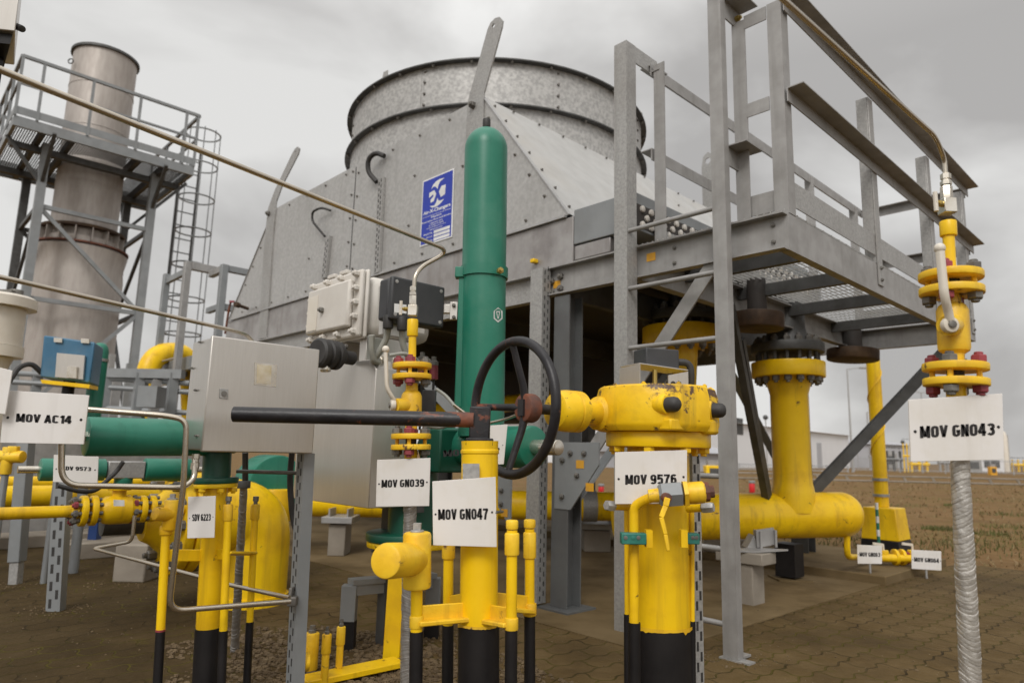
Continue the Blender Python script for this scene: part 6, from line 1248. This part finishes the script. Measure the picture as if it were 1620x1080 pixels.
hl = [Vector((p.x-.02, p.y, zt+.3+.01*i))+Vector((math.cos(i*.12), math.sin(i*.12), 0))*(11*kb2) for i in range(190) if zt+.3+.01*i < P(1383, 545, p.y).z]; MB().tube(hl, .006, 6).build('wound_cable', YELW, t2)
for z in (.10, .25): b = MB(); b.ring(Vector((p.x-.02, p.y, zt+z)), DZ, 10.6*kb2, 12.2*kb2, .025, 24); b.build('band', GALV, t2)
sp_ = P(1390, 852, p.y-.28); b = MB(); n_ = 8; zz_ = P(1390, 795, p.y-.28).z
for i in range(n_): b.cyl((sp_.x, sp_.y, zz_*i/n_), (sp_.x, sp_.y, zz_*(i+1)/n_), .014, n=10, mi=i % 2)
tag(b.build('striped_stake', [GREEN, SIGNW], None), 'thin green and white striped stake in front of the tapered block', 'stake')

# ------------------------------------------------------------------ far background on the right
def house(x0, x1, yb, ye, yr, Y0, Y1, dep, m, lb, roofm=CLAD, doors=()):
    a = P(x0, yb, Y0); b_ = P(x1, yb, Y1); a.z = b_.z = 0; d = (b_-a).normalized(); n = Vector((-d.y, d.x, 0)); h = P(x0, ye, Y0).z; hr = P(x0, yr, Y0).z
    t = thing('warehouse', lb, 'building', (a+b_)/2)
    MB().prism([a, b_, b_+DZ*h, a+DZ*h], n*dep).build('wall', m, t, flat=True)
    MB().prism([a-d*.3-n*.4+DZ*(h+.01), a-d*.3+n*(dep/2)+DZ*hr, a-d*.3+n*(dep+.4)+DZ*(h+.01)], d*((b_-a).length+.6)).build('roof', roofm, t, flat=True)
    for (f0, f1, z0, z1) in doors: MB().prism([lerp(a, b_, f0)+DZ*z0-n*.03, lerp(a, b_, f1)+DZ*z0-n*.03, lerp(a, b_, f1)+DZ*z1-n*.03, lerp(a, b_, f0)+DZ*z1-n*.03], n*.028).build('window' if z0 > .5 else 'door', DKST if z0 > .5 else CLADG, t, flat=True)
    return t
house(1115, 1345, 742, 664, 632, 62, 92, 26, CLAD, 'long white warehouse behind the yellow riser', CLAD, ((.06, .10, 3.2, 4.8), (.16, .20, 3.2, 4.8), (.28, .32, 0, 3.5), (.5, .53, 0, 2.6), (.7, .74, 0, 3)))
house(1085, 1146, 742, 716, 680, 45, 47, 9, CLADG, 'low grey gabled shed left of the long warehouse', CLADG, ((.3, .5, 0, 2.2),))
house(880, 1075, 742, 690, 662, 75, 78, 20, CLAD, 'white hall seen between the column and the ladder', CLAD, ((.2, .24, 0, 3), (.6, .64, 2, 4)))
house(1352, 1440, 744, 701, 690, 100, 105, 12, CLADG, 'low flat grey shelter behind the tall yellow pole', CLADG, ((.1, .3, 0, 3), (.5, .8, 0, 3)))
def lamp_post(x, yt, yb, Y, arms, lb):
    p = P(x, yb, Y); p.z = 0; zt = P(x, yt, Y).z; t = thing('lamp_post', lb, 'lamp post', p, 'lamp posts of the plant')
    b = MB(); b.cyl(p, (p.x, p.y, zt), .09*Y/60, .05*Y/60, 10); b.build('pole', GALV, t)
    for s_ in arms:
        q = Vector((p.x+s_*1.1, p.y, zt+.15)); b = MB(); b.cyl((p.x, p.y, zt), q, .035*Y/60, n=8); b.build('arm', GALV, t); b = MB(); b.box(q+Vector((s_*.4, 0, 0)), (.9, .3, .16)); b.build('lamp_head', GALV, t, bevel=.03)
lamp_post(1349, 584, 744, 56, (1,), 'single-arm lamp post right of the yellow riser')
lamp_post(1466, 621, 744, 88, (-1, 1), 'double-arm lamp post behind the MOV GN043 sign')
lamp_post(1377, 652, 744, 120, (1,), 'faint lamp post far behind the tall yellow pole')
lamp_post(1160, 622, 744, 80, (1,), 'lamp post just right of the ladder')
def fence(x0, x1, y0, y1, Y0, Y1, lb, n):
    a, b_ = P(x0, y1, Y0), P(x1, y1, Y1); a.z = b_.z = 0; h = P(x0, y0, Y0).z; t = thing('bar_fence', lb, 'fence', (a+b_)/2, 'bar fences round the yard')
    b = MB(); b.cyl(a+DZ*h*.92, b_+DZ*h*.92, .03, n=6); b.build('rail', FENCEM, t); b = MB(); b.cyl(a+DZ*h*.15, b_+DZ*h*.15, .03, n=6); b.build('rail', FENCEM, t)
    b = MB()
    for i in range(n*12+1): p = lerp(a, b_, i/(n*12)); b.cyl(p+DZ*.05, p+DZ*h, .016, n=4)
    b.build('bars', FENCEM, t)
    for i in range(n+1): p = lerp(a, b_, i/n); b = MB(); b.cyl(p, p+DZ*h*1.03, .05, n=6); b.build('fence_post', FENCEM, t)
fence(1060, 1342, 730, 747, 52, 55, 'grey bar fence in front of the long warehouse', 8)
fence(1352, 1640, 722, 748, 62, 62, 'pale bar fence in front of the far pipework', 8)
ga_, gb2 = P(1060, 764, 30), P(1700, 767, 31); ga_.z = gb2.z = 0; t_ = thing('guard_rail', 'low pale guard rail across the brown field', 'guard rail', (ga_+gb2)/2)
hg = P(1400, 756, 30.5).z; hg2 = hg*.2
b = MB(); b.cyl(ga_+DZ*.26, gb2+DZ*.26, .032, n=8); b.build('rail', CONC, t_); b = MB(); b.cyl(ga_+DZ*.04, gb2+DZ*.04, .035, n=8); b.build('rail', CONC, t_)
for i in range(15): q = lerp(ga_, gb2, i/14); b = MB(); b.beam(q+Vector((.12, 0, .0)), q+Vector((-.05, 0, .26)), .09, .05, (1, 0, 0)); b.build('strut', CONC, t_)
def gear(x, yt, w, Y, m, lb, kind):
    p = P(x, 744, Y); p.z = 0; z = P(x, yt, Y).z; k = Y/CAM_F; W_ = w*k; t = thing(kind, lb, 'process equipment', p)
    if kind == 'valve_skid':
        for dx in (-.4, 0, .4): b = MB(); b.cyl(p+Vector((dx*W_, 0, 0)), p+Vector((dx*W_, 0, z*.8)), W_*.07, n=10); b.build('standpipe', m, t)
        b = MB(); b.cyl(p+Vector((-.5*W_, 0, z*.45)), p+Vector((.5*W_, 0, z*.45)), W_*.09, n=12); b.build('manifold', m, t)
        for dx in (-.4, 0, .4): b = MB(); b.torus(p+Vector((dx*W_, -.1, z*.92)), DZ, W_*.13, W_*.025, 16, 6); b.build('handwheel', DKST, t)
    elif kind == 'storage_tank':
        b = MB(); b.lathe(p, DZ, [(W_/2, 0), (W_/2, z*.85), (W_*.3, z*.97), (.02, z)], 24); b.build('shell', m, t); b = MB(); b.cyl(p+Vector((W_*.56, -.1, 0)), p+Vector((W_*.56, -.1, z*.9)), .05, n=6); b.build('pipe', GALV, t)
    elif kind == 'signal_mast':
        b = MB(); b.cyl(p, p+DZ*z, .05, n=8); b.build('mast', GALV, t); b = MB(); b.sphere(p+DZ*z, W_/2, 14); b.build('lamp_head', DKST, t)
    else:
        b = MB(); b.box(p+DZ*z*.5, (W_, W_*.7, z)); b.build('casing', m, t, bevel=W_*.03); b = MB(); b.box(p+DZ*(z+.12), (W_*.7, W_*.5, .24)); b.build('hood', GALVD, t); b = MB(); b.box(p+Vector((0, -W_*.36, z*.55)), (W_*.6, .05, z*.5)); b.build('grille', DKST, t)
EQ = [(1128, 736, 26, 30, YEL, 'small yellow generator set just left of the ladder foot', 'generator'), (1387, 696, 22, 75, GALVD, 'cluster of grey standpipes left of the tall yellow pole', 'valve_skid'), (1415, 705, 26, 70, DKST, 'dark pipework right of the tall yellow pole', 'valve_skid'),
      (1437, 690, 14, 66, YEL, 'yellow valve stand left of the MOV GN043 sign', 'valve_skid'), (1455, 720, 30, 72, YEL, 'low yellow pipework below the MOV GN043 sign', 'valve_skid'), (1500, 715, 30, 80, GALVD, 'grey pipework behind the foil-wrapped pipe', 'valve_skid'),
      (1560, 722, 40, 85, CLAD, 'white horizontal machine casing right of the foil-wrapped pipe', 'generator'), (1570, 738, 10, 60, STICK, 'little orange box at the fence right of the foil-wrapped pipe', 'generator'), (1593, 682, 9, 95, CREAM, 'tall cream column at the right edge', 'storage_tank'), (1612, 722, 22, 100, YEL, 'yellow pipework at the far right edge', 'valve_skid'),
      (1358, 697, 6, 78, DKST, 'dark round lamp on a mast left of the tall yellow pole', 'signal_mast'), (1431, 699, 6, 90, DKST, 'dark round lamp on a mast right of the tall yellow pole', 'signal_mast'), (1214, 660, 8, 60, DKST, 'dark round lamp on a mast above the long warehouse', 'signal_mast'),
      (1535, 726, 26, 75, GALV, 'pale grey machine casing right of the MOV GN043 sign', 'generator'), (1400, 716, 30, 95, GALVD, 'grey shelter-high casing behind the yellow pole', 'generator')]
for e in EQ: gear(*e)
for x, yb, yt, lb in ((1190, 779, 764, 'red marker post in the field behind the ladder'), (951, 780, 769, 'red marker post between column and gearbox post')):
    p = G(x, yb); kk = mpp(p); t = thing('marker_post', lb, 'marker post', p, 'red marker posts in the field'); b = MB(); b.rcyl(p, Vector((p.x, p.y, P(x, yt, p.y).z)), 4.5*kk, .02, 14); b.build('body', REDC, t); b = MB(); b.rcyl(Vector((p.x, p.y, P(x, yt, p.y).z+.002)), Vector((p.x, p.y, P(x, yt-4, p.y).z)), 5*kk, .01, 14); b.build('cap', GREYP, t)

# ------------------------------------------------------------------ gravel, grit and grass
def stones(name, spots, m, lo, hi, label=None):
    b = MB(); rr = random.Random(11)
    for (c, rad, n, sq) in spots:
        for _ in range(n):
            a = rr.uniform(0, 6.283); d = rad*math.sqrt(rr.random()); p = Vector((c.x+math.cos(a)*d, c.y+math.sin(a)*d*sq, .004)); s = rr.uniform(lo, hi)*(1 if rr.random() < .9 else 1.6)
            vs = []; rot = rr.uniform(0, 6.28)
            for j, (zz, kx) in enumerate(((-.2, .7), (.25, 1.0), (.75, .7))):
                for i in range(6):
                    q = rot+i*math.pi/3+j*.3; rx = s*kx*rr.uniform(.75, 1.2); vs.append(p+Vector((math.cos(q)*rx, math.sin(q)*rx*.8, s*zz*rr.uniform(.85, 1.1))))
            b.add(vs, [(0, 1, 7, 6), (1, 2, 8, 7), (2, 3, 9, 8), (3, 4, 10, 9), (4, 5, 11, 10), (5, 0, 6, 11), (6, 7, 13, 12), (7, 8, 14, 13), (8, 9, 15, 14), (9, 10, 16, 15), (10, 11, 17, 16), (11, 6, 12, 17), (12, 13, 14, 15, 16, 17)])
    b.build(name, m, None, label, None, kind='stuff', flat=True)
stones('gravel', [(G(690, 1065), .42, 900, .8), (G(540, 1052), .45, 700, .7), (G(415, 1078), .34, 500, .8), (G(770, 1090), .35, 350, .7), (G(380, 1030), .35, 260, .5), (G(640, 1015), .35, 300, .6), (G(470, 1010), .4, 300, .5)], STONE, .005, .013)
stones('grit', [(L(1.2, -1.6), 2.6, 420, 1), (L(-.8, 1.0), 2.4, 300, 1), (L(3.2, -2.0), 1.6, 200, 1), (L(1.09, .12), .22, 130, 1), (L(1.23, .04), .14, 80, 1), (L(0, .03), .16, 90, 1), (L(.57, .03), .12, 60, 1), (G(1187, 957), .22, 120, 1), (G(1250, 918), .22, 110, 1), (G(88, 966), .16, 110, 1), (G(24, 924), .2, 110, 1), (G(206, 922), .25, 140, 1)], STONE, .002, .0055)
rg = random.Random(5); b = MB()
for (x, y, n, rad) in ((1490, 838, 260, .16), (1505, 800, 110, .12), (1560, 845, 130, .2), (1600, 815, 130, .3), (1430, 800, 60, .3), (1340, 850, 90, .35), (1590, 835, 80, .2), (1660, 850, 200, .6), (1460, 860, 120, .5), (1520, 870, 150, .5), (1600, 865, 160, .5), (1340, 868, 160, .4), (1310, 800, 90, .8), (1480, 790, 90, .8), (1600, 780, 90, 1.2), (1280, 850, 80, .3)):
    c = G(x, y)
    for _ in range(n):
        a = rg.uniform(0, 6.28); d = rad*math.sqrt(rg.random()); p = Vector((c.x+math.cos(a)*d*1.6, c.y+math.sin(a)*d*1.2, 0)); h = rg.uniform(.02, .07); q = rg.uniform(0, 6.28); w = Vector((math.cos(q), math.sin(q), 0))*.006; ln_ = Vector((rg.uniform(-.5, .5), rg.uniform(-.5, .5), 0))*h
        b.add([p-w, p+w, p+w*.5+ln_*.5+DZ*h*.7, p+ln_+DZ*h, p-w*.5+ln_*.5+DZ*h*.7], [(0, 1, 2, 3, 4)])
tag(b.build('grass', GRASSM, None, kind='stuff', flat=True))
rg = random.Random(8); b = MB()
for _ in range(9000):
    Y = 5.2+26*rg.random()**2.2; X = rg.uniform(.28*Y+.5, .85*Y+1.2); p = Vector((X, Y, 0)); q_ = p-O0
    if q_.dot(DA) < 4.3: continue
    if math.sin(X*1.7+math.sin(Y*1.3)*2)+math.sin(Y*2.1-X*.8) < rg.uniform(-1.4, 1.2): continue
    h = rg.uniform(.012, .034)*(1+Y*.03); a = rg.uniform(0, 6.28); w = Vector((math.cos(a), math.sin(a), 0))*(.005+.0009*Y); ln_ = Vector((rg.uniform(-1, 1), rg.uniform(-1, 1), 0))*h
    b.add([p-w, p+w, p+ln_+DZ*h], [(0, 1, 2)])
b.build('dry_grass', DRYM, None, kind='stuff', flat=True)
